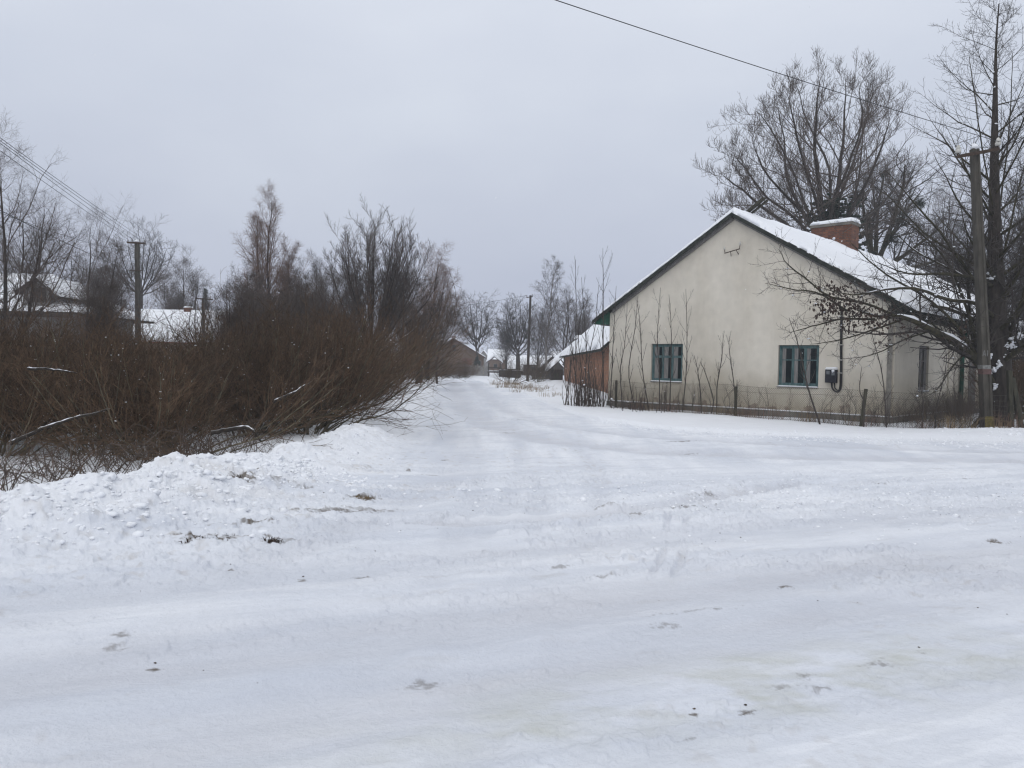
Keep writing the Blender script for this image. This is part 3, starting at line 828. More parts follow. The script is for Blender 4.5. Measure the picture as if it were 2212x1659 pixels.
def fan_tree(name, label, px, ptop, d, seed, half_w, fork=.22, n=9, tm='bark', cm='twig', cat='tree', group=None, r=.25, levels=4, fine=.005, top_pow=.9, dens=1.0, droop=0., snow_fork=False, n1=10, bend=.25, drop=.45, lr=None, ang=44, up=.18):
    """short trunk that forks into a fan of limbs making a rounded crown of half width half_w"""
    b = base_at(px, d); H = top_h(px, ptop, d, b)
    W = Wood(seed); g = W.g
    fz = fork * H
    paths = [[[0, 0, 0], [g.normal(0, .02 * H), 0, fz * .5], [0, 0, fz]]]
    limbs = []
    for k in range(n):
        a = 2.4 * k + g.normal(0, .3); q = math.sqrt((k + .5) / n)
        e = np.array([half_w * q * math.cos(a), half_w * q * math.sin(a), fz + (H - fz) * (1 - drop * q ** 2.2) * g.uniform(.88, 1.0)])
        s0 = np.array([0, 0, fz * g.uniform(.82, 1.0)])
        m = s0 + (e - s0) * .45; m[:2] *= (1 + bend)
        m[2] -= .02 * H
        limbs.append([s0, s0 + (m - s0) * .5 + g.normal(0, .012 * H, 3), m + g.normal(0, .012 * H, 3), e])
    W.stems(paths, 1e-6, r, K=5)
    W.stems(limbs, lr or r * 1.15 / math.sqrt(n), fine * 1.2, K=11, jit=.007 * H)
    W.levels[0] = (W.levels[0][0], np.full_like(W.levels[0][1], r) * np.linspace(1.25, .85, 5)[None], W.levels[0][2])
    W.grow(1, int(n1 * dens), .18, .98, ang, 12, .36, .62, 7, up, .14, .5, fine * 1.2, lmin=.4)
    W.grow(2, 9, .18, 1, ang, 14, .45, .45, 5, up * .8 - droop, .16, .6, fine, lmin=.25)
    lv = [1, 2, 3]
    if levels > 3:
        W.grow(3, 6, .15, 1, ang, 15, .55, .5, 4, up * .6 - droop * 1.3, .16, .75, fine * .8, lmin=.22); lv.append(4)
    sp = []
    if snow_fork:
        sp = [W.snowbits(0, 14, .09), W.snow(1, .25, .02, .9)]
    return plant(name, label, cat, W, [0, 1], lv[1:], b, M[tm], M[cm], 8, (4, 3, 3, 3), group, sp)

def fan(px, py, tips, seed, dep=2.0, extra=0, bow=.16, lowjit=14):
    """limb courses from a fork at pixel (px, py) to the given tips, bowed outward, with random depth"""
    g = np.random.default_rng(seed); out = []
    allt = list(tips)
    for k in range(extra):
        i = g.integers(0, len(tips) - 1); f = g.random(); a, b = tips[i], tips[i + 1]
        q = g.uniform(.72, .98)
        allt.append((px + ((a[0] * (1 - f) + b[0] * f) - px) * q, py + ((a[1] * (1 - f) + b[1] * f) - py) * q))
    for tx, ty in allt:
        dz = g.normal(0, dep); y0 = py + g.uniform(-lowjit, lowjit * .4)
        dx, dy = tx - px, ty - y0
        m1 = (px + dx * (.33 + bow), y0 + dy * .30, dz * .35); m2 = (px + dx * (.68 + bow * .8), y0 + dy * .64, dz * .7)
        out.append([(px, y0, 0), m1, m2, (tx, ty, dz)])
    return out

def crafted(name, label, cat, px, d, trunk, limbs, r0, lr, seed, n=(12, 8, 5, 2), ang=44, up=(.15, .25, .3, .3), fine=.008, lrs=(.34, .42, .48, .5), tm='bark', cm='twig_dark', droop=0, tip=.45, snow_fork=False, group=None, jit=.004, kk=(.42, .55, .7, .8), t0=.16):
    b = base_at(px, d); W = Wood(seed)
    J = lambda pix: local(pix, d, b)
    tp = [np.zeros(3)] + J(trunk)
    H = max(p[2] for l in limbs for p in J(l))
    W.stems([tp], .001, r0, K=6)
    W.levels[0] = (W.levels[0][0], np.linspace(r0 * 1.25, r0 * .8, 6)[None], W.levels[0][2])
    W.stems([J(l) for l in limbs], lr, fine, K=12, jit=jit * H)
    W.grow(1, n[0], t0, .985, ang, 11, lrs[0], tip, 8, up[0], .11, kk[0], fine * 1.4, lmin=.3)
    W.grow(2, n[1], .15, 1, ang, 13, lrs[1], .45, 6, up[1] - droop * .3, .13, kk[1], fine * 1.1, lmin=.25)
    lv = [2, 3]
    for q in range(2, len(n)):
        W.grow(q + 1, n[q], .15, 1, ang, 14, lrs[q], .55, 5 if q == 2 else 3, up[q] - droop * (.5 + .4 * (q - 1)), .13, kk[q], fine * (1.1 - .12 * q), lmin=.2); lv.append(q + 2)
    sp = []
    if snow_fork: sp = [W.snow(1, .2, .02, .9), W.snowbits(0, 10, .07)]
    return plant(name, label, cat, W, [0, 1], lv, b, M[tm], M[cm], 8, (4, 3, 3, 3), group, sp)

# behind the thicket, from the left edge of the picture to the street
leader_tree('bare_tree', 'tall thin-twigged bare tree cut by the left picture edge', 8, 318, 30, 401, .36, -.3, 20, cm='twig', levels=4, fine=.0038, mult=3, ang=38, spread=.09)
leader_tree('bare_tree', 'fine-branched bare tree second from the left picture edge', 75, 428, 60, 402, .36, .4, 16, t0=.34, cm='twig', levels=4, fine=.0036, mult=3, spread=.10, ang=40)
leader_tree('bare_tree', 'slender bare tree left of the forked one above the dormer house', 140, 520, 62, 403, .36, .2, 15, t0=.34, cm='twig_dark', levels=4, mult=2, fine=.0036, spread=.10, ang=40)
leader_tree('bare_tree', 'pointed bare tree between the dormer house and the concrete pole', 185, 478, 44, 404, .38, .15, 15, t0=.34, cm='twig', levels=4, mult=3, fine=.0036, spread=.11, ang=40)
leader_tree('bare_tree', 'low bushy bare tree just left of the concrete pole', 228, 560, 52, 405, .42, .3, 13, t0=.34, cm='twig_dark', levels=4, mult=3, fine=.0036, spread=.13, ang=42)
crafted('bare_tree', 'round-crowned bare tree standing behind the concrete pole', 'tree', 305, 88, [(304, 700), (305, 640)],
        fan(305, 640, [(246, 590), (242, 550), (252, 520), (272, 500), (300, 489), (325, 494), (346, 508), (362, 535), (370, 570), (360, 605)], 406, 1.6, 6, .1), .24, .065, 406, (11, 8, 5), fine=.0095, cm='twig_dark', tip=.7, lrs=(.36, .44, .5))
fan_tree('apple_tree', 'crooked low fruit tree behind the snowy roof with the red chimney', 425, 588, 58, 407, 3.2, .3, 8, cm='twig_dark', r=.13, fine=.006, bend=.5, drop=.6, levels=3, up=.1, ang=52)
fan_tree('bare_tree', 'upright brushy bare tree left of the reddish birch', 492, 572, 62, 409, 2.4, .2, 10, cm='twig', r=.16, fine=.006)
leader_tree('birch_tree', 'tall reddish birch rising to a thin point above the thicket', 575, 428, 60, 410, .23, .3, 46, tm='bark', cm='twig_red', levels=4, fine=.006, droop=.16, ang=27, mult=2)
leader_tree('birch_tree', 'shorter reddish birch leaning against the tall one', 625, 545, 58, 411, .26, -.2, 40, cm='twig_red', levels=4, fine=.006, droop=.16, ang=28, mult=2)
leader_tree('bare_tree', 'thin pale bare tree between the birches and the big willow', 678, 560, 62, 412, .28, .2, 28, cm='twig', levels=4, fine=.006, droop=.12, mult=2)
leader_tree('birch_tree', 'weeping birch with trailing twigs at the bend of the street', 925, 555, 62, 415, .34, .5, 34, cm='twig_red', levels=4, fine=.006, droop=.38, ang=36, mult=3)
leader_tree('birch_tree', 'short weeping birch leaning over the street edge', 945, 655, 60, 416, .46, 1.2, 22, cm='twig', levels=4, fine=.006, droop=.42, ang=42, mult=2)
fan_tree('pollard_willow', 'stubby willow with snow lumps on its black trunk', 905, 665, 50, 417, 1.9, .32, 12, cm='twig_dark', r=.20, fine=.0055, snow_fork=True, drop=.55, ang=32, up=.3)

def spruce(name, label, px, ptop, d, seed, rad):
    b = base_at(px, d); H = top_h(px, ptop, d, b)
    W = Wood(seed)
    W.stems([[[0, 0, 0], [0, 0, H * .5], [0, 0, H]]], H * .02, .005, K=10)
    W.grow(0, 90, .08, .99, 84, 8, rad / H * 1.15, .1, 5, -.05, .06, .4, .008, lmin=.12)
    W.grow(1, 16, .15, 1, 55, 12, .28, .4, 3, -.12, .1, .7, .012, lmin=.12)
    W.grow(2, 4, .1, 1, 50, 15, .5, .5, 3, -.1, .1, .9, .010, lmin=.1)
    return plant(name, label, 'tree', W, [0], [1, 2, 3], b, M['bark'], M['needles'], 6, (3, 3, 3))
crafted('willow_tree', 'big bare willow fanning out from a snow-filled fork beside the street', 'tree', 805, 44, [(802, 800), (803, 768)],
        fan(803, 768, [(676, 672), (684, 632), (702, 580), (728, 522), (758, 528), (788, 500), (812, 486), (848, 494), (874, 520), (898, 545), (920, 575), (936, 620), (946, 668)], 413, 1.6, 24, .07, 20), .28, .055, 413, (15, 9, 6), ang=29, up=(.28, .25, .2), fine=.0062, lrs=(.32, .42, .5), cm='twig', tip=.6, snow_fork=True, t0=.2)
spruce('spruce_tree', 'dark spruce standing behind the big fanned willow', 765, 590, 54, 420, 2.1)
spruce('thuja_tree', 'small dark conifer with a thin tip behind the red-chimney roof', 442, 622, 78, 421, .9)
spruce('thuja_tree', 'low dark conifer between the brown wooden house and its grey fence', 985 + 45, 772, 118, 422, 1.0)

# filler of young trees behind the thicket
GY = 'young bare trees behind the thicket'
def young(seed, d=44):
    b = leader_tree('young_tree', 'slim young bare tree rising out of the back of the thicket', 520, 600, d, seed, .34, .1, 18, cm='twig', levels=4, fine=.0048, mult=3, group=GY, ang=38, t0=.3, spread=.10)
    return b
yt = [young(430), young(431)]
for k, (px, top, d) in enumerate([(530, 605, 46), (545, 610, 50), (395, 575, 78), (360, 600, 80), (650, 600, 48), (700, 610, 52), (262, 610, 62), (870, 600, 66), (215, 590, 46), (720, 600, 56)]):
    b = base_at(px, d); H = top_h(px, top, d, b); H0 = top_h(520, 600, 44, base_at(520, 44))
    o = yt[k % 2]
    if k < 2: o.location = b; o.scale = (H / H0,) * 3; o.rotation_euler = (0, 0, k)
    else: dup(o, b, gS.uniform(0, 6.28), (H / H0 * gS.uniform(.85, 1.15), H / H0, H / H0))
for k, (px, top, d) in enumerate([(222, 630, 23), (505, 640, 25), (548, 650, 29), (607, 650, 26), (662, 655, 30), (712, 665, 32), (765, 690, 30), (630, 620, 36)]):
    b = base_at(px, d); H = top_h(px, top, d, b); H0 = top_h(520, 600, 44, base_at(520, 44))
    dup(yt[k % 2], b, gS.uniform(0, 6.28), (H / H0 * 1.25, H / H0 * 1.25, H / H0), 'thin young bare tree poking above the brown thicket', 'thin young trees poking out of the thicket')
# grey-brown scrub at the street bend before the wooden house
gb = np.random.default_rng(91)
for k in range(16):
    px = gb.uniform(885, 1008); d = gb.uniform(62, 98)
    b = base_at(px, d); b[2] = 0
    if px > 930: d = gb.uniform(84, 100); b = base_at(px, d)
    dup(protos[(k + 1) % 5], b, gb.uniform(0, 6.28), gb.uniform(.62, .9) if px > 925 else gb.uniform(.9, 1.15), 'leafless shrub in the scrub before the brown wooden house', 'scrub before the brown wooden house')

# far centre trees
crafted('bare_tree', 'bare tree with two dark stems above the grey concrete fence', 'tree', 1033, 120, [(1032, 785), (1031, 768)],
        [[(1031, 772, 0), (1024, 725, 0), (1018, 690, .3), (1012, 658, .6)], [(1031, 772, 0), (1037, 725, 0), (1040, 690, -.3), (1044, 656, -.6)]] + fan(1030, 752, [(988, 700), (990, 680), (1000, 664), (1016, 653), (1030, 649), (1046, 653), (1058, 664), (1067, 682), (1068, 702)], 440, 1.5, 5, .12, 22), .22, .075, 440, (11, 8, 5), ang=46, up=(.05, .0, -.05), fine=.012, cm='twig_dark', tip=.75, lrs=(.36, .45, .5))
t = crafted('mistletoe_tree', 'dark bare tree with mistletoe balls beside the far pole', 'tree', 1120, 105, [(1119, 785), (1119, 764)],
        fan(1119, 764, [(1082, 722), (1080, 700), (1086, 678), (1097, 660), (1112, 650), (1128, 648), (1142, 656), (1152, 674), (1158, 698), (1157, 722)], 441, 1.2, 9, .12, 22), .30, .075, 441, (11, 8, 5), ang=42, fine=.011, cm='twig_dark', tip=.75, lrs=(.36, .45, .5))
def mistletoe(t, cs):
    for c, r in cs:
        W = Wood(5)
        W.g = np.random.default_rng(abs(int(c[0] * 31 + c[2] * 7)))
        n = 60; a = W.g.normal(0, 1, (n, 3)); a = nrm(a)
        W.stems([[np.array(c), np.array(c) + v * r * .5, np.array(c) + v * r * W.g.uniform(.6, 1.1)] for v in a], .009, .006, K=4)
        W.grow(0, 7, .3, 1, 50, 15, .45, .6, 3, 0, .1, .9, .009, lmin=.1)
        link('mistletoe', mesh_np('mistletoe', *W.tubes([0, 1], [3, 3])), M['needles'], t)
mistletoe(t, [((.7, -.6, 6.6), .36), ((-1.5, -.4, 5.0), .3), ((1.3, 0, 7.6), .3), ((.9, -.5, 5.6), .34), ((1.9, -.2, 5.2), .26), ((-.8, .2, 8.1), .2)])
leader_tree('birch_tree', 'tall pale birch behind the brick outbuilding', 1182, 582, 95, 442, .26, .2, 34, tm='birch', cm='twig', levels=4, fine=.009, droop=.2, ang=34)
leader_tree('bare_tree', 'spreading bare tree close behind the outbuilding roof', 1222, 640, 92, 443, .42, .4, 20, cm='twig', levels=4, fine=.009, mult=2, ang=44)
leader_tree('bare_tree', 'bare tree right of the pale birch, half behind the shoots', 1255, 655, 88, 444, .42, .2, 18, cm='twig', levels=4, fine=.009, mult=3, ang=40)
leader_tree('bare_tree', 'thin bare tree between the far pole and the pale birch', 1160, 690, 100, 445, .42, .2, 18, cm='twig_dark', levels=4, fine=.010, mult=2, ang=42)
leader_tree('bare_tree', 'low bare tree in front of the far dark sheds', 1095, 715, 112, 446, .45, .2, 18, cm='twig_dark', levels=4, fine=.010, mult=2, ang=42)
GF = 'far trees on the skyline'
ft = [fan_tree('far_tree', 'faint bare tree on the far skyline beyond the village', 1000, 735, 260, 450 + k, 5.5, .2, 9, cm='twig', r=.25, fine=.022, levels=3, group=GF) for k in range(2)]
for k, (px, d, s) in enumerate([(1000, 260, 1), (1062, 280, 1), (1078, 300, .9), (1092, 250, .8), (1150, 280, 1), (1205, 260, 1), (960, 290, 1.1), (1180, 300, 1.), (1240, 280, 1.2), (880, 280, 1.2), (800, 260, 1.2), (700, 240, 1.3), (1045, 300, .9)]):
    b = base_at(px, d)
    if k < 2: ft[k].location = b
    else: dup(ft[k % 2], b, gS.uniform(0, 6), s)

# ---- large tree behind the plastered house ------------------------------
def ash_tree():
    d = 45; b = base_at(1785, d); W = Wood(500)
    J = lambda pix: local([(1785 + (q[0] - 1785) * .93, 560 + (q[1] - 560) * .94, *q[2:]) for q in pix], d, b)
    W.stems([[[0, 0, 0], [.1, 0, 3.5], *J([(1783, 540, 0)])]], .05, .42, K=6)
    limbs = [
        [(1783, 560, 0), (1778, 470, -.3), (1770, 380, -1), (1762, 300, -1.5), (1770, 215, -2), (1778, 135, -2)],
        [(1785, 560, 0), (1800, 470, .5), (1812, 390, 1), (1822, 320, 1.5), (1835, 230, 2), (1838, 140, 2.5)],
        [(1784, 560, 0), (1760, 500, 1), (1725, 440, 2), (1695, 370, 2.5), (1690, 290, 3), (1670, 200, 3)],
        [(1780, 570, 0), (1745, 525, -1), (1690, 480, -2), (1630, 440, -3), (1575, 395, -3.5), (1535, 370, -4)],
        [(1784, 550, 0), (1790, 450, 2), (1790, 350, 3), (1745, 250, 4), (1715, 150, 4)],
        [(1786, 560, 0), (1815, 500, -1), (1850, 430, -2), (1890, 350, -3), (1915, 270, -3), (1925, 220, -3)],
        [(1786, 560, 0), (1830, 520, 1), (1880, 470, 2), (1930, 420, 3), (1965, 370, 3.5)],
        [(1782, 560, 0), (1750, 480, -2), (1700, 420, -3), (1640, 350, -4), (1610, 270, -4.5)],
        [(1784, 560, 0), (1740, 520, 2), (1665, 520, 3), (1600, 505, 4), (1570, 480, 4)],
        [(1786, 550, 0), (1825, 470, 3), (1860, 380, 4), (1870, 280, 5), (1868, 190, 5)],
        [(1783, 540, 0), (1765, 430, -3), (1735, 330, -4), (1715, 240, -5), (1700, 170, -5)],
        [(1784, 560, 0), (1800, 430, -3), (1835, 350, -4.5), (1865, 260, -5), (1860, 160, -5)],
    ]
    limbs += [[(1784, 560, 0), (1745, 500, -1), (1690, 450, -1.5), (1640, 415, -2), (1600, 360, -2), (1568, 320, -2)], [(1785, 560, 0), (1825, 510, 0), (1870, 470, .5), (1925, 440, 1), (1975, 425, 1)],
              [(1782, 545, 0), (1740, 450, 1), (1700, 340, 2), (1660, 260, 2), (1632, 215, 2)], [(1785, 550, 0), (1805, 450, 0), (1850, 330, 0), (1885, 225, 0), (1895, 165, 0)], [(1783, 560, 0), (1735, 515, -3), (1670, 495, -4), (1610, 470, -5), (1560, 440, -5)]]
    W.stems([J(l) for l in limbs], np.array([.17, .18, .14, .13, .12, .12, .10, .10, .09, .10, .10, .09, .10, .10, .09, .09, .085]), .010, K=13, jit=.05)
    W.grow(1, 11, .16, .98, 44, 11, .40, .34, 8, .16, .10, .42, .012, lmin=.8)
    W.grow(2, 8, .16, 1, 44, 12, .42, .42, 6, .34, .12, .55, .010, lmin=.5)
    W.grow(3, 5, .15, 1, 44, 13, .46, .5, 5, .6, .12, .7, .009, lmin=.35)
    W.grow(4, 2, .3, 1, 42, 13, .5, .6, 3, .7, .12, .8, .008, lmin=.25)
    t = plant('ash_tree', 'great bare round-crowned tree behind the plastered house and its chimney', 'tree', W, [0, 1], [2, 3, 4, 5], b, M['bark'], M['twig'], 8, (5, 3, 3, 3), None, [W.snow(2, .12, .05, .9)])
    return t, b
ash, ashb = ash_tree()
# evergreen clump of ivy on its trunk
def ivy():
    g = np.random.default_rng(7); n = 900
    c = np.stack([g.normal(.2, .75, n), g.normal(-.3, .6, n), g.uniform(7.2, 11.2, n)], 1)
    c[:, 0] += .4 * np.sin(c[:, 2] * 1.7)
    V, F = blobs(c, np.full(n, .10), .7, g)
    return V, F
link('ivy', mesh_np('ivy', *ivy()), M['needles'], ash)

def second_tree():
    d = 52; b = base_at(1895, d); W = Wood(520)
    J = lambda pix: local(pix, d, b)
    W.stems([[[0, 0, 0], [.3, 0, 3], *J([(1890, 560, 0)])]], .04, .28, K=6)
    W.stems([J(l) for l in [
        [(1890, 580, 0), (1895, 500, 0), (1905, 430, 1), (1915, 360, 1)], [(1890, 570, 0), (1925, 510, 1), (1965, 450, 2), (2000, 400, 2)],
        [(1892, 580, 0), (1870, 500, -1), (1860, 440, -2), (1855, 390, -2)], [(1895, 580, 0), (1940, 560, -2), (1990, 520, -3), (2040, 480, -3)],
        [(1892, 590, 0), (1880, 520, 2), (1885, 450, 3), (1875, 380, 3)], [(1895, 590, 0), (1960, 580, 2), (2020, 560, 3), (2060, 540, 3)],
        [(1893, 580, 0), (1930, 470, -3), (1950, 400, -3), (1960, 350, -4)]]], .16, .012, K=11, jit=.05)
    W.grow(1, 13, .2, .98, 48, 12, .42, .35, 7, .1, .15, .5, .011, lmin=.6)
    W.grow(2, 9, .2, 1, 46, 13, .45, .45, 5, .12, .15, .6, .008, lmin=.4)
    W.grow(3, 7, .2, 1, 44, 14, .5, .5, 4, .12, .15, .7, .0065, lmin=.3)
    t = plant('bare_tree', 'dense lower bare tree with dark twig nests right of the chimney', 'tree', W, [0, 1], [2, 3, 4], b, M['bark_moss'], M['twig_dark'], 8, (5, 3, 3))
    mistletoe(t, [(tuple(at(px, py, d - 2) - b), r) for px, py, r in ((1850, 425, .55), (1912, 375, .4), (1948, 470, .75), (1985, 440, .5), (1928, 520, .7), (1875, 480, .45))])
second_tree()

# ---- big tree beside the concrete pole -----------------------------------
def right_tree():
    d = 24.4; b = base_at(2156, d); W = Wood(540)
    J = lambda pix: local(pix, d, b)
    W.stems([[np.array([.05, 0, -.15]), *J([(2157, 880, 0), (2158, 790, 0), (2152, 650, 0), (2149, 500, 0), (2148, 350, 0), (2150, 200, 0), (2152, 90, 0), (2158, 8, 0)])]], .29, .008, K=22)
    P, Rr, L = W.levels[0]; zz = P[0, :, 2]
    Rr[0] = np.interp(zz, [-.2, .3, 1.5, 2.6, 4.2, 6, 8, 10.5, 12, 14], [.50, .42, .37, .33, .27, .20, .135, .07, .034, .008]) 
    limbs = [   # (pixel course with depth offset, radius)
        ([(2150, 850, 0), (2120, 792, -.4), (2070, 745, -.9), (2010, 715, -1.3), (1950, 690, -1.5), (1890, 690, -1.6), (1830, 672, -1.8)], .15),
        ([(2146, 830, 0), (2118, 770, .1), (2096, 690, .2), (2070, 620, .2), (2040, 560, .3), (1985, 505, .3), (1940, 470, .4)], .06),
        ([(2146, 820, 0), (2110, 770, -.6), (2065, 700, -1.2), (2000, 640, -1.5), (1930, 600, -1.8), (1880, 560, -2), (1840, 520, -2.2)], .05),
        ([(2148, 720, 0), (2105, 690, .3), (2040, 665, .6), (1970, 655, .9), (1900, 630, 1), (1850, 590, 1)], .07),
        ([(2150, 690, 0), (2110, 655, -.8), (2050, 648, -1.4), (1990, 625, -2), (1925, 625, -2.4), (1850, 640, -2.5), (1780, 625, -2.6)], .065),
        ([(2150, 640, 0), (2105, 610, .4), (2040, 575, .8), (1975, 540, 1.2), (1930, 500, 1.4)], .05),
        ([(2148, 620, 0), (2100, 600, -.8), (2030, 590, -1.5), (1965, 590, -2), (1890, 565, -2.5)], .06),
        ([(2142, 835, 0), (2112, 775, .6), (2098, 690, .9), (2093, 620, 1), (2090, 540, 1), (2082, 480, 1)], .085),
        ([(2160, 790, 0), (2185, 740, -.3), (2230, 715, -.8), (2300, 690, -1.2)], .10),
        ([(2155, 650, 0), (2190, 600, .2), (2235, 540, .4), (2290, 480, .8)], .09),
        ([(2150, 540, 0), (2160, 450, .3), (2176, 330, .5), (2186, 210, .6), (2190, 110, .7)], .03),
        ([(2149, 470, 0), (2132, 380, -.4), (2112, 270, -.8), (2096, 170, -1.0), (2085, 110, -1.1)], .022),
        ([(2152, 600, 0), (2180, 500, -.5), (2200, 400, -.9), (2225, 300, -1.2)], .035),
        ([(2155, 800, 0), (2190, 760, .8), (2240, 750, 1.2), (2320, 740, 1.8)], .07),
        ([(1950, 690, -1.5), (1870, 655, -1.7), (1790, 640, -1.9), (1740, 600, -2), (1700, 570, -2.1), (1685, 540, -2.2)], .035),
        ([(1890, 690, -1.6), (1820, 690, -1.6), (1760, 705, -1.6), (1700, 725, -1.5)], .03),
        ([(1830, 672, -1.8), (1770, 635, -1.9), (1710, 625, -2.0), (1650, 610, -2.1)], .025),
        ([(1950, 690, -1.5), (1880, 715, -1.3), (1810, 735, -1.1), (1750, 745, -1.0)], .025),
        ([(2010, 715, -1.3), (1950, 735, -1.2), (1880, 770, -1.1), (1820, 780, -1.0)], .02),
        ([(2090, 760, -.7), (2060, 790, -1), (2030, 840, -1.4), (2000, 860, -1.6)], .02),
    ]
    W.stems([J(l) for l, r in limbs], np.array([r for l, r in limbs]), .006, K=14, jit=.012)
    # regular ascending branches on the upper trunk
    W.grow(0, 50, .24, .985, 54, 11, .38, .16, 10, .22, .09, .26, .007, lmin=.6, lvar=.18, rend=.08)
    W.grow(1, 17, .12, .99, 50, 14, .36, .35, 7, .14, .10, .42, .0055, lmin=.4)
    W.grow(2, 14, .10, .99, 48, 13, .36, .35, 5, .14, .10, .5, .005, lmin=.25)
    W.grow(3, 8, .12, 1, 46, 14, .42, .45, 4, .15, .12, .65, .0045, lmin=.18)
    W.grow(4, 5, .15, 1, 46, 14, .42, .5, 3, .2, .12, .7, .004, lmin=.12)
    W.grow(5, 2, .2, 1, 46, 14, .5, .6, 3, .2, .12, .8, .0035, lmin=.08)
    t = plant('lime_tree', 'tall dark bare tree with long low boughs beside the grey pole', 'tree', W, [0], [], b, M['bark'], M['twig_dark'], 12)
    link('bough', mesh_np('bough', *W.tubes([1, 2], [7, 6])), M['bark_moss'], t)
    link('crown', mesh_np('crown', *W.tubes([3, 4, 5, 6], [4, 3, 3, 3])), M['twig_dark'], t)
    # snow in the forks and along the thick low limbs
    mb = MB()
    for px, py, r, dd in ((2137, 775, .13, -.35), (2146, 800, .12, -.33), (2150, 835, .09, -.36), (2158, 787, .09, -.36), (2143, 598, .10, -.25), (2138, 590, .07, -.25), (2186, 742, .13, -.35), (2176, 748, .09, -.3), (2205, 728, .12, -.7), (2168, 770, .06, -.3)):
        c = at(px, py, d + dd) - b
        mb.v += []
        nb = 16
        V, F = blobs(c + W.g.normal(0, 1, (nb, 3)) * np.array([r * .42, r * .3, r * .5]), r * W.g.uniform(.25, .5, nb), .8, W.g); mb.add(V.tolist(), F.tolist())
    V1, F1 = np.array(mb.v), np.array(mb.f)
    P, Rr, L = W.levels[1]
    sel = [0, 3, 4, 8, 13, 5]
    Q = P[sel].copy(); Rq = Rr[sel].copy(); Q[:, :, 2] += Rq * .95
    K = Q.shape[1]; k = np.linspace(0, 1, K)
    w = np.clip(np.sin(k * 3.1) * (0.6 + .6 * np.sin(k * 23 + np.arange(len(sel))[:, None] * 2)), .03, 1.2)
    link('snow', mesh_np('snow', *join([(V1, F1), tubes(Q, Rq * .85 * w, 6), W.snowbits(2, 60, .03), W.snowbits(3, 160, .018)])), snow, t)
    # clusters of withered leaves still hanging on the low left bough
    g = W.g; Cs = []
    for px, py, n, sx, sz in ((1812, 640, 170, .30, .22), (1850, 668, 200, .45, .22), (1895, 690, 110, .4, .22), (1780, 662, 70, .22, .18), (2060, 715, 18, .2, .2), (1925, 720, 30, .3, .2), (1830, 690, 60, .35, .2)):
        c = at(px, py, d - 1.7) - b
        Cs.append(c + g.normal(0, 1, (n, 3)) * np.array([sx, .3, sz]))
    Cc = np.concatenate(Cs); n = len(Cc)
    ln = g.uniform(.06, .13, n); wd = ln * .36; a = g.uniform(0, 6.28, n); tl = g.normal(0, .35, n)
    dn = np.stack([np.sin(tl) * np.cos(a * 2), np.sin(tl) * np.sin(a * 2), -np.cos(tl)], 1)
    sd = np.stack([np.cos(a), np.sin(a), np.zeros(n)], 1); fl = nrm(np.cross(dn, sd)) * .012
    V = np.stack([Cc, Cc + dn * (ln * .5)[:, None] + sd * wd[:, None] + fl, Cc + dn * ln[:, None], Cc + dn * (ln * .5)[:, None] - sd * wd[:, None] + fl], 1).reshape(-1, 3)
    link('leaves', mesh_np('leaves', V, np.arange(n * 4).reshape(-1, 4), False), M['leaf'], t)
right_tree()

# trees and scrub at the right edge, behind the pole tree
leader_tree('bare_tree', 'dark bare tree behind the pole tree at the right picture edge', 2215, 330, 42, 560, .34, -.3, 26, cm='twig_dark', levels=4, fine=.006, mult=3)
leader_tree('bare_tree', 'bare tree right of the plastered house, behind its far corner', 2080, 430, 58, 561, .34, .3, 26, cm='twig_dark', levels=4, fine=.007, mult=3)
leader_tree('bare_tree', 'bare tree behind the house roof, left of the pole top', 2020, 420, 60, 562, .34, .3, 26, cm='twig', levels=4, fine=.007, mult=3)
leader_tree('bare_tree', 'low bare tree at the right picture edge beside the post frame', 2230, 560, 33, 563, .36, -.3, 22, cm='twig_dark', levels=4, fine=.005, mult=3)
fan_tree('bare_tree', 'wide bare tree behind the far end of the house roof', 2150, 520, 62, 564, 4.5, .25, 10, cm='twig_dark', r=.2, fine=.007)
for k, (px, d, s) in enumerate([(2195, 29, 1.0), (2225, 31, 1.1), (2180, 33, .95), (2240, 28, 1.0), (2260, 34, 1.3), (2205, 37, 1.2)]):
    b = base_at(px, d)
    dup(protos[k % 5], b, k * 1.3, s, 'leafless brown shrub in the scrub at the right picture edge', 'scrub right of the pole tree')

# ---- saplings in front of the gable ----------------------------------------
def shoot(seed, label, pix, d, r=.014, n=7, L=.42, cm='twig_dark', extra=(), group=None, name='sapling', cat='sapling', r1=.006):
    base = at(pix[0][0], pix[0][1], d); base[2] = hz(base[0], base[1]) - .04
    W = Wood(seed)
    P = [np.zeros(3)] + [at(q[0], q[1], d) - base for q in pix[1:]]
    paths = [P] + [[at(q[0], q[1], d + .15) - base for q in e] for e in extra]
    K = 12
    W.stems(paths, np.array([r] + [r * .7] * len(extra)), r1, K=K, jit=.010)
    W.grow(0, n, .22, .93, 34, 8, L * .42, .6, 6, .55, .05, .55, r1 * .9, lmin=.2)
    W.grow(1, 3, .3, .9, 36, 10, .32, .6, 4, .4, .08, .7, r1 * .7, lmin=.08)
    return plant(name, label, cat, W, [0], [1, 2], base, M['twig_dark'], M[cm], 6, (4, 3), group, (), 'stem', 'twigs')
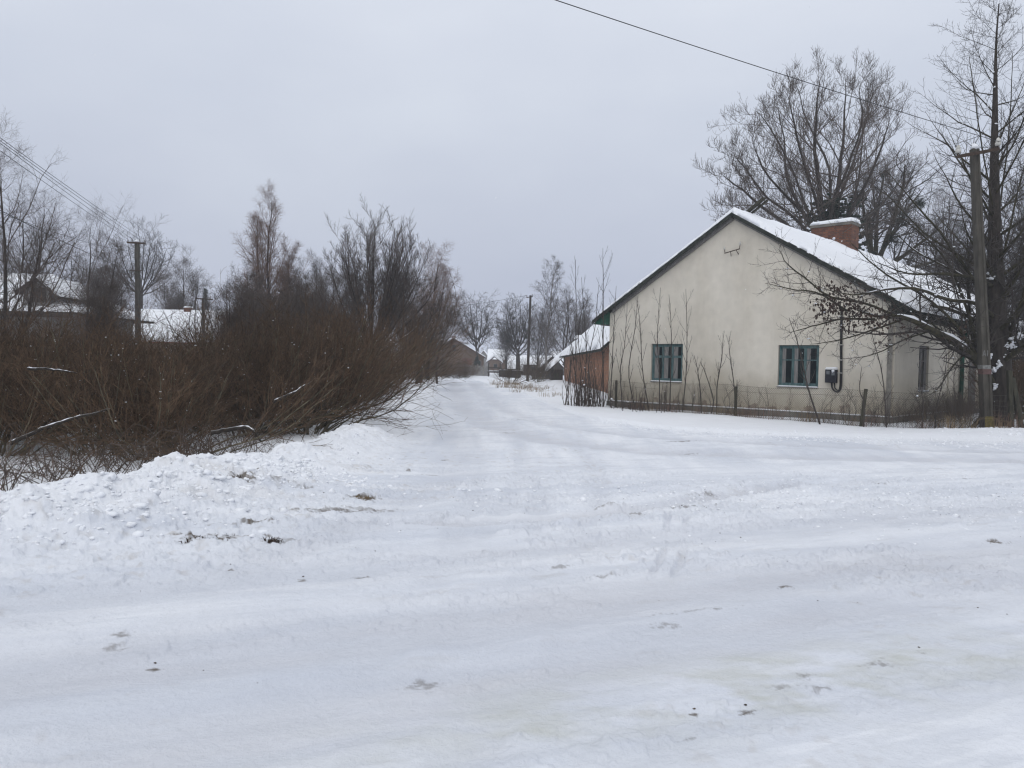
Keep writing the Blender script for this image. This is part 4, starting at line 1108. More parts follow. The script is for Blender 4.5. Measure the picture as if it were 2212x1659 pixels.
sd = [  # pixel course from the ground to the tip, distance, label
    ([(1245, 868), (1244, 740), (1245, 640), (1243, 558)], 31.8, 'tall straight sapling leftmost in the clump at the house corner', 9),
    ([(1262, 868), (1266, 760), (1262, 690), (1256, 600)], 31.4, 'whippy sapling in the corner clump, second from its left', 8),
    ([(1275, 872), (1272, 780), (1285, 700), (1290, 615)], 31.6, 'slim curved sapling in the corner clump under the green eave', 8),
    ([(1303, 876), (1303, 740), (1304, 640), (1304, 535)], 31.0, 'thickest and tallest sapling, rising past the left eave', 12),
    ([(1318, 878), (1322, 780), (1326, 700), (1330, 615)], 30.6, 'straight sapling just right of the house corner', 8),
    ([(1250, 870), (1240, 790), (1228, 700), (1222, 620)], 32.0, 'sapling of the corner clump leaning out over the brick wall', 6),
    ([(1268, 872), (1256, 800), (1250, 720), (1264, 640)], 32.2, 'dark crooked sapling before the brick outbuilding', 6),
    ([(1345, 883), (1340, 800), (1350, 740), (1356, 650)], 30.2, 'forked sapling left of the three-light window', 8),
    ([(1372, 888), (1358, 800), (1372, 710), (1376, 640)], 29.8, 'bent sapling close to the left window edge', 7),
    ([(1402, 892), (1388, 800), (1384, 720), (1378, 655)], 29.5, 'pale straight sapling before the left window edge', 7),
    ([(1424, 893), (1424, 800), (1420, 730), (1427, 625)], 29.2, 'tall sapling crossing the left window', 9),
    ([(1447, 895), (1448, 800), (1449, 720), (1444, 640)], 29.0, 'sapling crossing the right light of the left window', 8),
    ([(1474, 896), (1482, 800), (1483, 720), (1481, 625)], 28.8, 'tall sapling just right of the left window', 10),
    ([(1515, 898), (1512, 840), (1506, 800), (1498, 765)], 28.2, 'short branching sapling between the two windows', 7),
    ([(1548, 902), (1550, 830), (1560, 770), (1562, 720)], 27.8, 'thin sapling halfway between the two windows', 7),
    ([(1590, 905), (1586, 830), (1578, 760), (1580, 730)], 27.6, 'thin sapling beside the dark fence post under the bracket', 6),
    ([(1536, 900), (1540, 860), (1520, 800), (1510, 780)], 28.0, 'low leaning sapling right of the short branching one', 5),
]
for k, (pix, d, lab, n) in enumerate(sd):
    shoot(600 + k, lab, pix, d, .016 + .009 * (k == 3), n + 3)
shoot(640, 'leaning sapling crossing the right window', [(1772, 922), (1752, 860), (1735, 800), (1722, 745), (1700, 690)], 23.4, .022, 10, .5)
shoot(641, 'thin dark stem beside the right fence post', [(1866, 922), (1866, 870), (1858, 840), (1862, 790)], 22.6, .012, 4, .3)
shoot(642, 'arching stem left of the narrow side window', [(1915, 925), (1912, 860), (1905, 800), (1890, 740), (1880, 700)], 22.6, .014, 7, .4)
shoot(643, 'upright stem before the narrow side window', [(1992, 925), (1994, 870), (1988, 820), (1992, 770)], 22.7, .012, 6, .35)
shoot(644, 'dark crooked stem right of the narrow side window', [(2020, 925), (2024, 870), (2040, 810), (2046, 750)], 22.8, .013, 7, .4)
shoot(645, 'thin stem before the green downpipe', [(2062, 922), (2064, 870), (2060, 820), (2066, 780)], 23.0, .011, 6, .35)
GW = 'thin weed shoots along the fence'
w0 = [shoot(650 + k, 'thin leafless shoot among the weeds along the wire fence', [(1640, 905), (1641 + k * 4, 880), (1640 - k * 3, 850)], 26, .0035, 10, .6, 'twig', (), GW, 'weed_shoot', 'weed', .002) for k in range(4)]
gw = np.random.default_rng(33)
WALL = [(4.2, 31.0), (7.7, 26.7), (10.3, 23.1), (13.6, 22.7), (16.5, 23.2)]
wx = [p[0] for p in WALL]; wy = [p[1] for p in WALL]
for k in range(190):
    x = gw.uniform(3.4, 16.5) if k % 3 else gw.uniform(10, 14)
    y = np.interp(x, wx, wy) + gw.normal(.3, .45)
    loc = (x, y, hz(x, y) - .03); s = gw.uniform(.55, 1.4)
    if k < 4: w0[k].location = loc
    else: dup(w0[k % 4], loc, gw.uniform(0, 6.28), (s * gw.uniform(.8, 1.3), s, s))
# brown weedy tangle against the side wall, right of the house corner
for k, (px, d, s) in enumerate([(2005, 25.6, .34), (2050, 25.8, .40), (2090, 25.9, .44), (1975, 25.0, .26)]):
    dup(protos[(k * 2 + 1) % 5], base_at(px, d), k, s, 'low brown bush in the weeds at the foot of the side wall', 'low bushes under the side wall')

# dense shoots at the foot of the corner clump
def clump(seed, label, px, d, h, n, rad, cm):
    b = base_at(px, d); W = Wood(seed); g = W.g
    paths = []
    for k in range(n):
        a = g.uniform(0, 6.28); q = rad * math.sqrt(g.random()); L = h * g.uniform(.2, 1) ** 1.3
        p0 = np.array([q * math.cos(a), q * math.sin(a), -.05]); e = p0 + np.array([g.normal(0, .12) * L, g.normal(0, .12) * L, L])
        paths.append([p0, (p0 + e) / 2 + g.normal(0, .03, 3), e])
    W.stems(paths, g.uniform(.008, .018, n), .004, K=6, jit=.012)
    W.grow(0, 5, .2, .95, 25, 8, .4, .5, 4, .5, .06, .6, .004)
    return plant('shoot_clump', label, 'shrub', W, [0], [1], b, M['twig'], M[cm], 4, (3,), None, [W.snowbits(0, 40, .02)], 'stems', 'twigs')
clump(670, 'dense brown clump of upright shoots at the left house corner', 1262, 31.3, 2.7, 80, .8, 'twig')
clump(671, 'loose clump of shoots in front of the wall below the left window', 1410, 29.4, 1.2, 40, 1.6, 'twig')

# dry tan bush and grasses on the verge
def grass(seed, label, b, rad, n, h, group=None, name='dry_grass', mat='dry', cat='grass', dirn=0):
    g = np.random.default_rng(seed)
    a = g.uniform(0, 6.28, n); q = np.sqrt(g.random(n)) * rad
    p0 = np.stack([q * np.cos(a), q * np.sin(a) * .8, np.full(n, -.03)], 1)
    b2 = g.uniform(0, 6.28, n); L = h * g.uniform(.4, 1.1, n); bd = np.abs(g.normal(.35, .25, n))
    e1 = p0 + np.stack([np.cos(b2) * L * bd * .4, np.sin(b2) * L * bd * .4, L * .62], 1)
    e2 = p0 + np.stack([np.cos(b2) * L * bd * 1.2, np.sin(b2) * L * bd * 1.2, L * (1 - bd * .45)], 1)
    P = np.stack([p0, e1, e2], 1); Rr = np.tile(np.array([[.0035, .003, .0015]]), (n, 1)) * (1 + .025 * b[1])
    V, F = tubes(P, Rr, 3)
    t = link(name, mesh_np(name, V, F), M[mat]); t.location = [float(c) for c in b]
    return tag(t, label, cat, group)
for k, (px, d, n, rad, h, lab) in enumerate([
    (1115, 55, 170, 1.5, .6, 'largest tuft of tan dry grass at the street bend'), (1150, 52, 150, 1.5, .5, 'tan dry grass tuft left of the far pole foot'),
    (1090, 62, 110, 1.3, .65, 'dry grass tuft beside the street before the well shelter'), (1185, 48, 70, 1.8, .3, 'low thin dry grass before the brick outbuilding'),
    (1215, 40, 70, 1.5, .32, 'sparse dry stalks in front of the brick wall'), (1140, 47, 60, 1.2, .3, 'small dry tuft nearest the street on the verge')]):
    grass(700 + k, lab, base_at(px, d), rad, n, h)
dup(protos[1], base_at(1105, 66), .5, .8, 'greyish leafless bush on the verge behind the dry grass', None)
dup(protos[3], base_at(1165, 72), .9, .85, 'greyish leafless bush at the foot of the far pole', None)
LG = 'thin tuft of dry weeds at the foot of the wire fence'
gg = [grass(760 + k, LG, np.array([0, 0, 0.0]), .45, 46, .5, 'dry weeds at the foot of the wire fence', 'dry_weed', ('dry', 'twig', 'twig_red')[k], 'weed') for k in range(3)]
for k in range(46):
    x = gw.uniform(4, 16.8); y = np.interp(x, wx, wy) + gw.normal(.1, .35)
    loc = (x, y, hz(x, y)); sc = gw.uniform(.6, 1.3)
    if k < 3: gg[k].location = loc
    else:
        o = dup(gg[k % 3], loc, gw.uniform(0, 6.28), sc)
for k, (px, py, n, rad, h, lab) in enumerate([(425, 1171, 90, .13, .07, 'dark grass tuft poking through at the left edge of the scraped snow'), (475, 1162, 60, .14, .05, 'scraped flat grass streak right of the dark tuft'), (588, 1167, 80, .08, .09, 'small upright grass tuft alone in the scraped snow'),
        (780, 1081, 60, .10, .05, 'short grass patch farthest right in the scraped snow'), (510, 1076, 50, .12, .06, 'bent grass under the hollow of the snow heap'), (700, 1107, 40, .2, .03, 'thin grass line in the scraped snow')]):
    p = gnd(px, py, .03); p[2] = float(terrain(np.array([p[0]]), np.array([p[1]]))[0])
    grass(720 + k, lab, p, rad, n, h, None, 'grass_tuft', 'leaf' if k != 3 else 'dry', 'grass')

# ------------------------------------------------------------------ buildings
def wall_holes(mb, P, ex, ez, inn, w, h, holes, depth):
    """rectangle w x h at P spanned by ex, ez with rectangular holes (a0,a1,z0,z1) whose reveals run along inn"""
    P, ex, ez, inn = map(Vector, (P, ex, ez, inn))
    xs = sorted({0, w, *[q for o in holes for q in o[:2]]}); zs = sorted({0, h, *[q for o in holes for q in o[2:]]})
    pt = lambda a, z, d=0: P + ex * a + ez * z + inn * d
    for a0, a1 in zip(xs[:-1], xs[1:]):
        for z0, z1 in zip(zs[:-1], zs[1:]):
            if any(o[0] <= (a0 + a1) / 2 <= o[1] and o[2] <= (z0 + z1) / 2 <= o[3] for o in holes): continue
            mb.add([pt(a0, z0), pt(a1, z0), pt(a1, z1), pt(a0, z1)], [(0, 1, 2, 3)])
    for a0, a1, z0, z1 in holes:
        q = [(a0, z0), (a1, z0), (a1, z1), (a0, z1)]
        for (a, b), (c, e) in zip(q, q[1:] + q[:1]):
            mb.add([pt(a, b), pt(c, e), pt(c, e, depth), pt(a, b, depth)], [(0, 1, 2, 3)])

def snow_slab(quad, th, n1=60, n2=24, seed=0, ragged=.06, sag=.0, edge=.10, gaps=None):
    edge *= .6
    """snow lying on a roof plane: quad a-b along the ridge, d-c along the eave"""
    a, b, c, d = [np.array(p, float) for p in quad]
    u, v = np.meshgrid(np.linspace(0, 1, n1), np.linspace(0, 1, n2), indexing='ij')
    Lu = np.linalg.norm(b - a) + .01; Lv = np.linalg.norm(d - a) + .01
    B = (1 - v)[..., None] * ((1 - u)[..., None] * a + u[..., None] * b) + v[..., None] * ((1 - u)[..., None] * d + u[..., None] * c)
    eu = np.minimum(u, 1 - u) * Lu; ev = (1 - v) * Lv
    k = np.clip(np.minimum(eu, ev) / edge, 0, 1)
    nz = fbm(u * Lu * 1.1, v * Lv * 1.1, 4, seed)
    t = th * np.sqrt(1 - (1 - k) ** 2) * (1 + .22 * nz + .08 * fbm(u * Lu * 4, v * Lv * 4, 3, seed + 5)) + .004
    if gaps is not None: t = t * gaps(u, v, Lu, Lv) + .002
    top = B.copy(); top[..., 2] += t
    # ragged lower edge and verge
    ed = np.clip(1 - np.minimum(eu, ev) / .25, 0, 1)
    du = (b - a) / Lu; dv = (d - a) / Lv
    top += (ed * ragged * fbm(v * Lv * 3.1, u * Lu * 3.1, 3, seed + 9))[..., None] * (du * np.where(u < .5, 1, -1)[..., None] * .7) + (ed * ragged * fbm(u * Lu * 2.7, v * Lv * 2.7, 3, seed + 13))[..., None] * dv
    bot = B.copy(); bot[..., 2] -= .002
    V = np.concatenate([top.reshape(-1, 3), bot.reshape(-1, 3)])
    i = np.arange(n1 * n2).reshape(n1, n2)
    Ft = np.stack([i[:-1, :-1], i[1:, :-1], i[1:, 1:], i[:-1, 1:]], -1).reshape(-1, 4)
    fs = [Ft[:, ::-1]]
    m = n1 * n2
    for line in (i[:, 0], i[:, -1][::-1], i[0, ::-1], i[-1, :]):
        fs.append(np.stack([line[:-1], line[1:], line[1:] + m, line[:-1] + m], -1)[:, ::-1])
    return V, np.concatenate(fs)

# ---- the plastered house ----------------------------------------------------
HA = R_(46)
HL, HW, HE, HR = 24.0, 11.1, 3.9, 7.23
HO = np.array([12.0, 24.4, 0.0])
house = thing('plaster_house', 'cream plastered house with snowy gable roof and teal windows right of the street', 'house', HO, HA)
def hloc(w):
    r = np.asarray(w, float) - HO
    c, s = math.cos(HA), math.sin(HA)
    return np.array([r[0] * c + r[1] * s, -r[0] * s + r[1] * c, r[2]])
ZP = 0.27
W1 = (7.58, 9.02, 1.14, 2.62); W2 = (2.31, 3.75, 1.12, 2.56)
SW = (2.75, 3.85, 1.06, 2.64)
mb = MB()
# gable wall (plane x=0, along +y), side wall (plane y=0, along +x), hidden walls
wall_holes(mb, (0, 0, ZP), (0, 1, 0), (0, 0, 1), (1, 0, 0), HW, HE - ZP, [(a, b, c - ZP, e - ZP) for a, b, c, e in (W1, W2)], .16)
mb.add([(0, 0, HE), (0, HW, HE), (0, HW / 2, HR)], [(0, 1, 2)])
wall_holes(mb, (0, 0, ZP), (1, 0, 0), (0, 0, 1), (0, 1, 0), HL, HE - ZP, [(SW[0], SW[1], SW[2] - ZP, SW[3] - ZP), (13.2, 14.3, SW[2] - ZP, SW[3] - ZP), (16.5, 17.6, SW[2] - ZP, SW[3] - ZP)], .16)
mb.add([(0, HW, ZP), (HL, HW, ZP), (HL, HW, HE), (0, HW, HE)], [(0, 1, 2, 3)])
mb.add([(HL, 0, ZP), (HL, HW, ZP), (HL, HW, HE), (HL, 0, HE)], [(0, 1, 2, 3)])
mb.build('wall', M['plaster'], house)
# pilasters on the side wall
for x in (.12, 6.2, 11.6):
    MB().box(x, x + .55, -.05, -.002, ZP + .002, HE - .06).build('pilaster', M['plaster'], house, bevel=.008)
MB().box(-.045, HL, -.045, HW + .045, -.5, ZP - .004).build('plinth', M['plinth'], house, bevel=.015)
V, F = join([snow_slab([(-.002, -.04, ZP), (-.002, HW, ZP), (-.045, HW, ZP - .003), (-.045, -.04, ZP - .003)], .028, 160, 4, 3, .0, 0, .02),
             snow_slab([(-.04, -.003, ZP), (9, -.003, ZP), (9, -.045, ZP - .003), (-.04, -.045, ZP - .003)], .026, 120, 4, 4, .0, 0, .02)])
link('plinth_snow', mesh_np('plinth_snow', V, F), snow, house)

def window_unit(y0, y1, z0, z1, kind, plane='x'):
    """built in the gable plane (x runs inward); plane 'y' turns it into the side wall"""
    tr = (lambda a, b, c: (a, b, c)) if plane == 'x' else (lambda a, b, c: (b, a, c))
    def bx(m, x0, x1, a0, a1, c0, c1):
        p, q = tr(x0, a0, c0), tr(x1, a1, c1)
        m.box(min(p[0], q[0]), max(p[0], q[0]), min(p[1], q[1]), max(p[1], q[1]), c0, c1)
    fr = MB(); x0 = .07
    w = y1 - y0; t = .055
    y0 += .015; y1 -= .015; z1 -= .01; z0 += .03
    bx(fr, x0, x0 + .08, y0, y0 + t, z0, z1); bx(fr, x0, x0 + .08, y1 - t, y1, z0, z1)
    bx(fr, x0, x0 + .08, y0 + t, y1 - t, z0, z0 + t); bx(fr, x0, x0 + .08, y0 + t, y1 - t, z1 - t, z1)
    win = fr.build('window', M['teal'] if kind != 'side' else M['greywood'], house, bevel=.006)
    ny = 3 if kind != 'side' else 2
    cw = (y1 - y0 - 2 * t) / ny
    zt = z0 + (z1 - z0) * (.66 if kind != 'right' else .64)
    sash = MB(); inner = MB()
    for k in range(ny):
        a0 = y0 + t + k * cw; a1 = a0 + cw
        for aa in ((a0 + .004, a0 + .045), (a1 - .045, a1 - .004)):
            bx(sash, x0 + .012, x0 + .058, aa[0], aa[1], z0 + t + .002, z1 - t - .002)
        for c0, c1 in ((z0 + t + .002, z0 + t + .05), (z1 - t - .05, z1 - t - .002), (zt - (.045 if kind == 'left' else .018), zt + (.045 if kind == 'left' else .018))):
            bx(sash, x0 + .014, x0 + .056, a0 + .046, a1 - .046, c0, c1)
        # pale inner sash seen through the outer one
        off = (.44 if kind == 'left' else .30) * cw if plane == 'x' else .15 * cw
        a2 = a1 - .047
        bx(inner, x0 + .025, x0 + .034, a2 - off, a2, z0 + t + .05, z1 - t - .05)
    sash.build('sash', M['teal'] if kind != 'side' else M['greywood'], win, bevel=.004)
    inner.build('inner_sash', M['greywood'], win)
    pn = MB(); bx(pn, x0 + .036, x0 + .042, y0 + t, y1 - t, z0 + t, z1 - t)
    pn.build('pane', M['glass'], win)
    sl = MB(); bx(sl, -.05, .16, y0 - .02, y1 + .02, z0 - .055, z0 - .031)
    sl.build('sill', M['plinth'], win)
    if plane == 'x': q = [(.07, y0, z0 - .03), (.07, y1, z0 - .03), (-.055, y1 + .02, z0 - .031), (-.055, y0 - .02, z0 - .031)]
    else: q = [(y0, .07, z0 - .03), (y1, .07, z0 - .03), (y1, -.055, z0 - .031), (y0, -.055, z0 - .031)]
    link('sill_snow', mesh_np('sill_snow', *snow_slab(q, .035, 30, 5, 7, .01, 0, .03)), snow, win)
    return win
tag(window_unit(*W1, 'left'), 'three-light teal window with six panes behind the saplings')
tag(window_unit(*W2, 'right'), 'three-light teal window with tall dark panes near the house corner')
tag(window_unit(*SW, 'side', 'y'), 'narrow boarded grey window on the side wall')
window_unit(13.2, 14.3, SW[2], SW[3], 'side', 'y'); window_unit(16.5, 17.6, SW[2], SW[3], 'side', 'y')

# roof: board deck, bargeboards, soffits, snow
def roof_z(y): return HR - abs(y - HW / 2) * (HR - HE) / (HW / 2)
OV, EV = .24, .72
ez = roof_z(-EV)
RX = 22.6
roof = MB()
roof.slab([(-OV, HW / 2, HR + .13), (-OV, -EV, ez + .13), (HL + .6, -EV, ez + .13), (RX, HW / 2, HR + .13)], .07)
roof.slab([(-OV, HW / 2 + .002, HR + .13), (RX, HW / 2 + .002, HR + .13), (HL + .6, HW + EV, ez + .13), (-OV, HW + EV, ez + .13)], .07)
roof.slab([(RX + .01, HW / 2, HR + .12), (HL + .61, -EV, ez + .12), (HL + .61, HW + EV, ez + .12)], .07)
roof_o = roof.build('roof', M['board'], house)
for sgn, lab in ((-1, None), (1, None)):
    ye = HW / 2 + sgn * (HW / 2 + EV)
    b = MB(); 
    p0, p1 = (-OV - .02, HW / 2, HR + .135), (-OV - .02, ye, ez + .135)
    b.hexa([(p1[0] - .015, p1[1], p1[2] - .15), (p1[0] + .015, p1[1], p1[2] - .15), (p0[0] + .015, p0[1], p0[2] - .15), (p0[0] - .015, p0[1], p0[2] - .15)],
           [(p1[0] - .015, p1[1], p1[2]), (p1[0] + .015, p1[1], p1[2]), (p0[0] + .015, p0[1], p0[2]), (p0[0] - .015, p0[1], p0[2])])
    tag(b.build('bargeboard', M['board'], roof_o), None)
    # purlin strip under the overhang
    s = MB(); q = .10
    s.hexa([(-.12, ye - sgn * .9, roof_z(ye - sgn * .9) - .10), (-.02, ye - sgn * .9, roof_z(ye - sgn * .9) - .10), (-.02, HW / 2 + sgn * .02, HR - .10), (-.12, HW / 2 + sgn * .02, HR - .10)],
           [(-.12, ye - sgn * .9, roof_z(ye - sgn * .9) + .05), (-.02, ye - sgn * .9, roof_z(ye - sgn * .9) + .05), (-.02, HW / 2 + sgn * .02, HR + .05), (-.12, HW / 2 + sgn * .02, HR + .05)])
    s.build('rafter', M['greywood'], roof_o)
    # boxed green eave return
    e = MB(); yw = 0 if sgn < 0 else HW
    zs = roof_z(ye) - .02
    e.add([(-OV + .04, yw, zs), (-OV + .04, ye, zs), (-OV + .04, yw, roof_z(yw) + .05), (.3, yw, zs), (.3, ye, zs), (.3, yw, roof_z(yw) + .05)], [(0, 1, 2), (3, 5, 4), (0, 3, 4, 1), (1, 4, 5, 2), (0, 2, 5, 3)])
    e.build('eave_return', M['green'] if sgn > 0 else M['board'], roof_o)
    f = MB(); f.box(.3, HL, min(yw, ye) + .0, max(yw, ye), zs - .02, zs + .0); f.build('soffit', M['board'], roof_o)
def gap(u, v, Lu, Lv):   # bare black sheets where the snow slid off the lower right verge
    w = .28 * np.clip(fbm(v * Lv * 1.6, v * 0 + 3.3, 3, 37) * 2.2 + .12, 0, 1) * sstep(.30, .5, v)
    return np.clip((u * Lu - w) / .05, 0, 1) * 1.0
q1 = [(-OV - .03, HW / 2, HR + .134), (RX, HW / 2, HR + .134), (HL + .62, -EV - .04, ez + .134), (-OV - .03, -EV - .04, ez + .134)]
q2 = [(RX, HW / 2, HR + .134), (-OV - .03, HW / 2, HR + .134), (-OV - .03, HW + EV + .04, ez + .134), (HL + .62, HW + EV + .04, ez + .134)]
q3 = [(RX, HW / 2 + .01, HR + .134), (RX, HW / 2 - .01, HR + .134), (HL + .63, -EV, ez + .134), (HL + .63, HW + EV, ez + .134)]
link('roof_snow', mesh_np('roof_snow', *join([snow_slab(q1, .20, 240, 90, 11, .12, 0, .12, gap), snow_slab(q2, .17, 160, 60, 15, .12, 0, .10), snow_slab(q3, .15, 40, 30, 17, .04, 0, .12)])), snow, roof_o)
# black sheet ends showing on the lower right verge
sh = MB(); gsh = np.random.default_rng(4)
for k in range(9):
    v0 = .34 + .062 * k + gsh.uniform(-.01, .01); v1 = v0 + gsh.uniform(.035, .06)
    yA, yB = HW / 2 - v0 * (HW / 2 + EV), HW / 2 - v1 * (HW / 2 + EV)
    if k in (3, 7): continue
    sh.slab([(-OV - .07, yA, roof_z(yA) + .17), (-OV - .07, yB, roof_z(yB) + .17), (-OV + .25, yB, roof_z(yB) + .16), (-OV + .25, yA, roof_z(yA) + .16)], .035)
sh.build('roof_sheet', M['board'], roof_o)
# chimney
cx0, cx1, cy0, cy1, cz = 9.5, 10.4, HW / 2 - .62, HW / 2 + 1.22, 8.30
MB().box(cx0, cx1, cy0, cy1, 6.0, cz).build('chimney', M['brick'], house, bevel=.01)
MB().box(cx0 - .05, cx1 + .05, cy0 - .05, cy1 + .05, cz + .002, cz + .13).build('chimney_cap', M['plinth'], house, bevel=.012)
q = [(cx0 - .06, cy1 + .06, cz + .133), (cx1 + .06, cy1 + .06, cz + .133), (cx1 + .06, cy0 - .06, cz + .133), (cx0 - .06, cy0 - .06, cz + .133)]
def both(u, v, Lu, Lv): return np.sqrt(np.clip(v * Lv / .12, 0, 1))
link('chimney_snow', mesh_np('chimney_snow', *snow_slab(q, .17, 30, 40, 23, .03, 0, .12, both)), snow, house)
# loose plank sticking up beyond the ridge
MB().beam((1.1, 6.1, HR + .05), (1.1, 4.98, HR + .82), .22, .05).beam((1.28, 5.7, HR + .25), (1.28, 4.93, HR + .75), .10, .05).build('ridge_plank', M['postwood'], roof_o)
# old insulator bracket high on the gable
ib = MB(); ib.tube([(-.13, 5.86, 5.93), (-.13, 5.26, 6.04)], .018, 6).tube([(-.0, 5.66, 5.82), (-.13, 5.62, 5.96)], .012, 5).tube([(0, 5.36, 5.86), (-.13, 5.40, 6.0)], .012, 5).tube([(-.13, 5.84, 5.94), (-.13, 5.87, 6.06)], .012, 5).tube([(-.13, 5.28, 6.03), (-.13, 5.25, 6.18)], .012, 5)
brk = ib.build('wire_bracket', M['iron'], house)
for c in ((-.13, 5.87, 6.05), (-.13, 5.25, 6.17)):
    MB().lathe(c, [(.018, 0), (.04, .03), (.036, .07), (.026, .08), (.035, .10), (.02, .13)], 8).build('insulator', M['porcelain'], brk, True)
# electricity box with its conduit
eb = MB().box(-.14, -.005, 1.66, 2.04, 1.30, 1.74).build('meter_box', M['black'], house, bevel=.02)
MB().box(-.148, -.1405, 1.88, 1.99, 1.58, 1.70).build('meter_window', M['greyplastic'], eb)
MB().box(-.17, -.1405, 1.71, 1.81, 1.55, 1.66).build('switch_flap', M['greyplastic'], eb)
q = [(-.003, 1.66, 1.742), (-.003, 2.04, 1.742), (-.15, 2.04, 1.741), (-.15, 1.66, 1.741)]
link('snow', mesh_np('snow', *join([snow_slab(q, .075, 16, 8, 31, .0, 0, .04), blobs(np.array([[-.16, 1.76, 1.69]]), np.array([.05]), .8)])), snow, eb)
zt = 3.78
cd = MB()
cd.tube(spline([(-.05, 1.84, 1.30), (-.06, 1.82, 1.16), (-.06, 1.74, 1.04), (-.06, 1.62, 1.01), (-.06, 1.54, 1.10), (-.05, 1.52, 1.3), (-.04, 1.53, 1.8), (-.04, 1.56, 2.6), (-.04, 1.58, zt)], 40).tolist(), .027, 7)
cd.tube(spline([(-.05, 1.75, 1.30), (-.05, 1.73, 1.14), (-.05, 1.64, 1.06), (-.03, 1.58, 1.15), (-.03, 1.575, 1.8), (-.03, 1.60, 2.6), (-.03, 1.62, zt)], 30).tolist(), .018, 6)
cdo = cd.build('conduit', M['cable'], house, True)
for z in (1.62, 2.05, 2.55, 3.1, 3.5):
    MB().box(-.075, -.004, 1.50, 1.66, z, z + .025).build('clamp', M['porcelain'], cdo)
# green downpipe and its brackets on the side wall
dp = MB().tube([(7.75, -.10, .15), (7.75, -.10, 3.0), (7.75, -.3, 3.35)], .075, 8).build('downpipe', M['green'], house, True)
# rainworn corner strip
MB().box(-.018, -.0015, -.018, .13, ZP + .003, HE - .1).build('corner_strip', M['concrete'], house)
# side door
wd = MB().box(9.1, 10.1, -.035, -.003, ZP, 2.35).build('door', M['greywood'], house)
MB().tube([(9.2, -.06, 1.25), (9.2, -.06, 1.4)], .012, 5).build('handle', M['iron'], wd)

# ---- simple houses further off ------------------------------------------------
def gabled(name, label, cat, loc, rz, w, l, he, hr, wall, roofm, ov=.3, snowt=.14, parts=(), chim=None, trim=None, snow_ok=True, seed=0, group=None):
    """gable end in the plane x=0 from y=0..w, ridge along +x for l metres"""
    t = thing(name, label, cat, loc, rz, group)
    m = MB()
    m.add([(0, 0, -.5), (0, w, -.5), (0, w, he), (0, w / 2, hr), (0, 0, he)], [(0, 1, 2, 3, 4)])
    m.add([(l, 0, -.5), (l, w, -.5), (l, w, he), (l, w / 2, hr), (l, 0, he)], [(4, 3, 2, 1, 0)])
    m.add([(0, 0, -.5), (l, 0, -.5), (l, 0, he), (0, 0, he)], [(0, 1, 2, 3)])
    m.add([(0, w, -.5), (0, w, he), (l, w, he), (l, w, -.5)], [(0, 1, 2, 3)])
    m.build('wall', M[wall], t)
    k = (hr - he) / (w / 2); e = he - k * ov
    r = MB()
    r.slab([(-ov, w / 2, hr + .1), (-ov, -ov, e + .1), (l + ov, -ov, e + .1), (l + ov, w / 2, hr + .1)], .1)
    r.slab([(-ov, w / 2 + .002, hr + .1), (l + ov, w / 2 + .002, hr + .1), (l + ov, w + ov, e + .1), (-ov, w + ov, e + .1)], .1)
    ro = r.build('roof', M[roofm], t)
    if snow_ok:
        a = [(-ov - .01, w / 2, hr + .104), (l + ov, w / 2, hr + .104), (l + ov, -ov - .02, e + .104), (-ov - .01, -ov - .02, e + .104)]
        b = [(l + ov, w / 2, hr + .104), (-ov - .01, w / 2, hr + .104), (-ov - .01, w + ov + .02, e + .104), (l + ov, w + ov + .02, e + .104)]
        link('roof_snow', mesh_np('roof_snow', *join([snow_slab(a, snowt, 50, 24, seed + 1, .08, 0, .15), snow_slab(b, snowt, 50, 24, seed + 2, .08, 0, .15)])), snow, ro)
    if trim:
        q = MB()
        for yy, s in ((-ov, -1), (w + ov, 1)):
            q.beam((-ov - .03, w / 2, hr + .02), (-ov - .03, yy, e + .02), .05, .2)
        q.build('bargeboard', M[trim], ro)
    if chim:
        x, y, s, z = chim
        c = MB().box(x, x + s, y, y + s, he, z).build('chimney', M['brick'], ro)
        q = [(x - .03, y + s + .03, z + .002), (x + s + .03, y + s + .03, z + .002), (x + s + .03, y - .03, z + .002), (x - .03, y - .03, z + .002)]
        link('snow', mesh_np('snow', *snow_slab(q, .12, 8, 8, 3, 0, 0, .08)), snow, c)
    for nm, m_, bxs, sub in parts:
        o = MB().box(*bxs).build(nm, M[m_], t)
        for nm2, m2, b2 in sub: MB().box(*b2).build(nm2, M[m2], o)
    return t
def face(px, py, d):    # ground point under a pixel column at distance d
    b = base_at(px, d); b[2] += .05
    return b

# brick outbuilding behind the house: ridge runs along the street
ob = thing('brick_outbuilding', 'long orange brick outbuilding with a snowy roof behind the plastered house', 'outbuilding', (4.75, 38.0, 0), 0)
bl, bw, be, br = 32.0, 7.0, 2.85, 6.0
mb = MB()
mb.add([(0, 0, -.5), (0, bl, -.5), (0, bl, be), (0, 0, be)], [(0, 1, 2, 3)])
mb.add([(0, bl, -.5), (bw, bl, -.5), (bw, bl, be), (bw / 2, bl, br), (0, bl, be)], [(0, 1, 2, 3, 4)])
mb.add([(0, 0, -.5), (bw, 0, -.5), (bw, 0, be), (bw / 2, 0, br), (0, 0, be)], [(4, 3, 2, 1, 0)])
mb.add([(bw, 0, -.5), (bw, bl, -.5), (bw, bl, be), (bw, 0, be)], [(3, 2, 1, 0)])
mb.build('wall', M['brick_o'], ob)
k = (br - be) / (bw / 2); e = be - k * .45
r = MB(); r.slab([(bw / 2, -.3, br + .1), (-.45, -.3, e + .1), (-.45, bl + .8, e + .1), (bw / 2, bl + .8, br + .1)][::-1], .12)
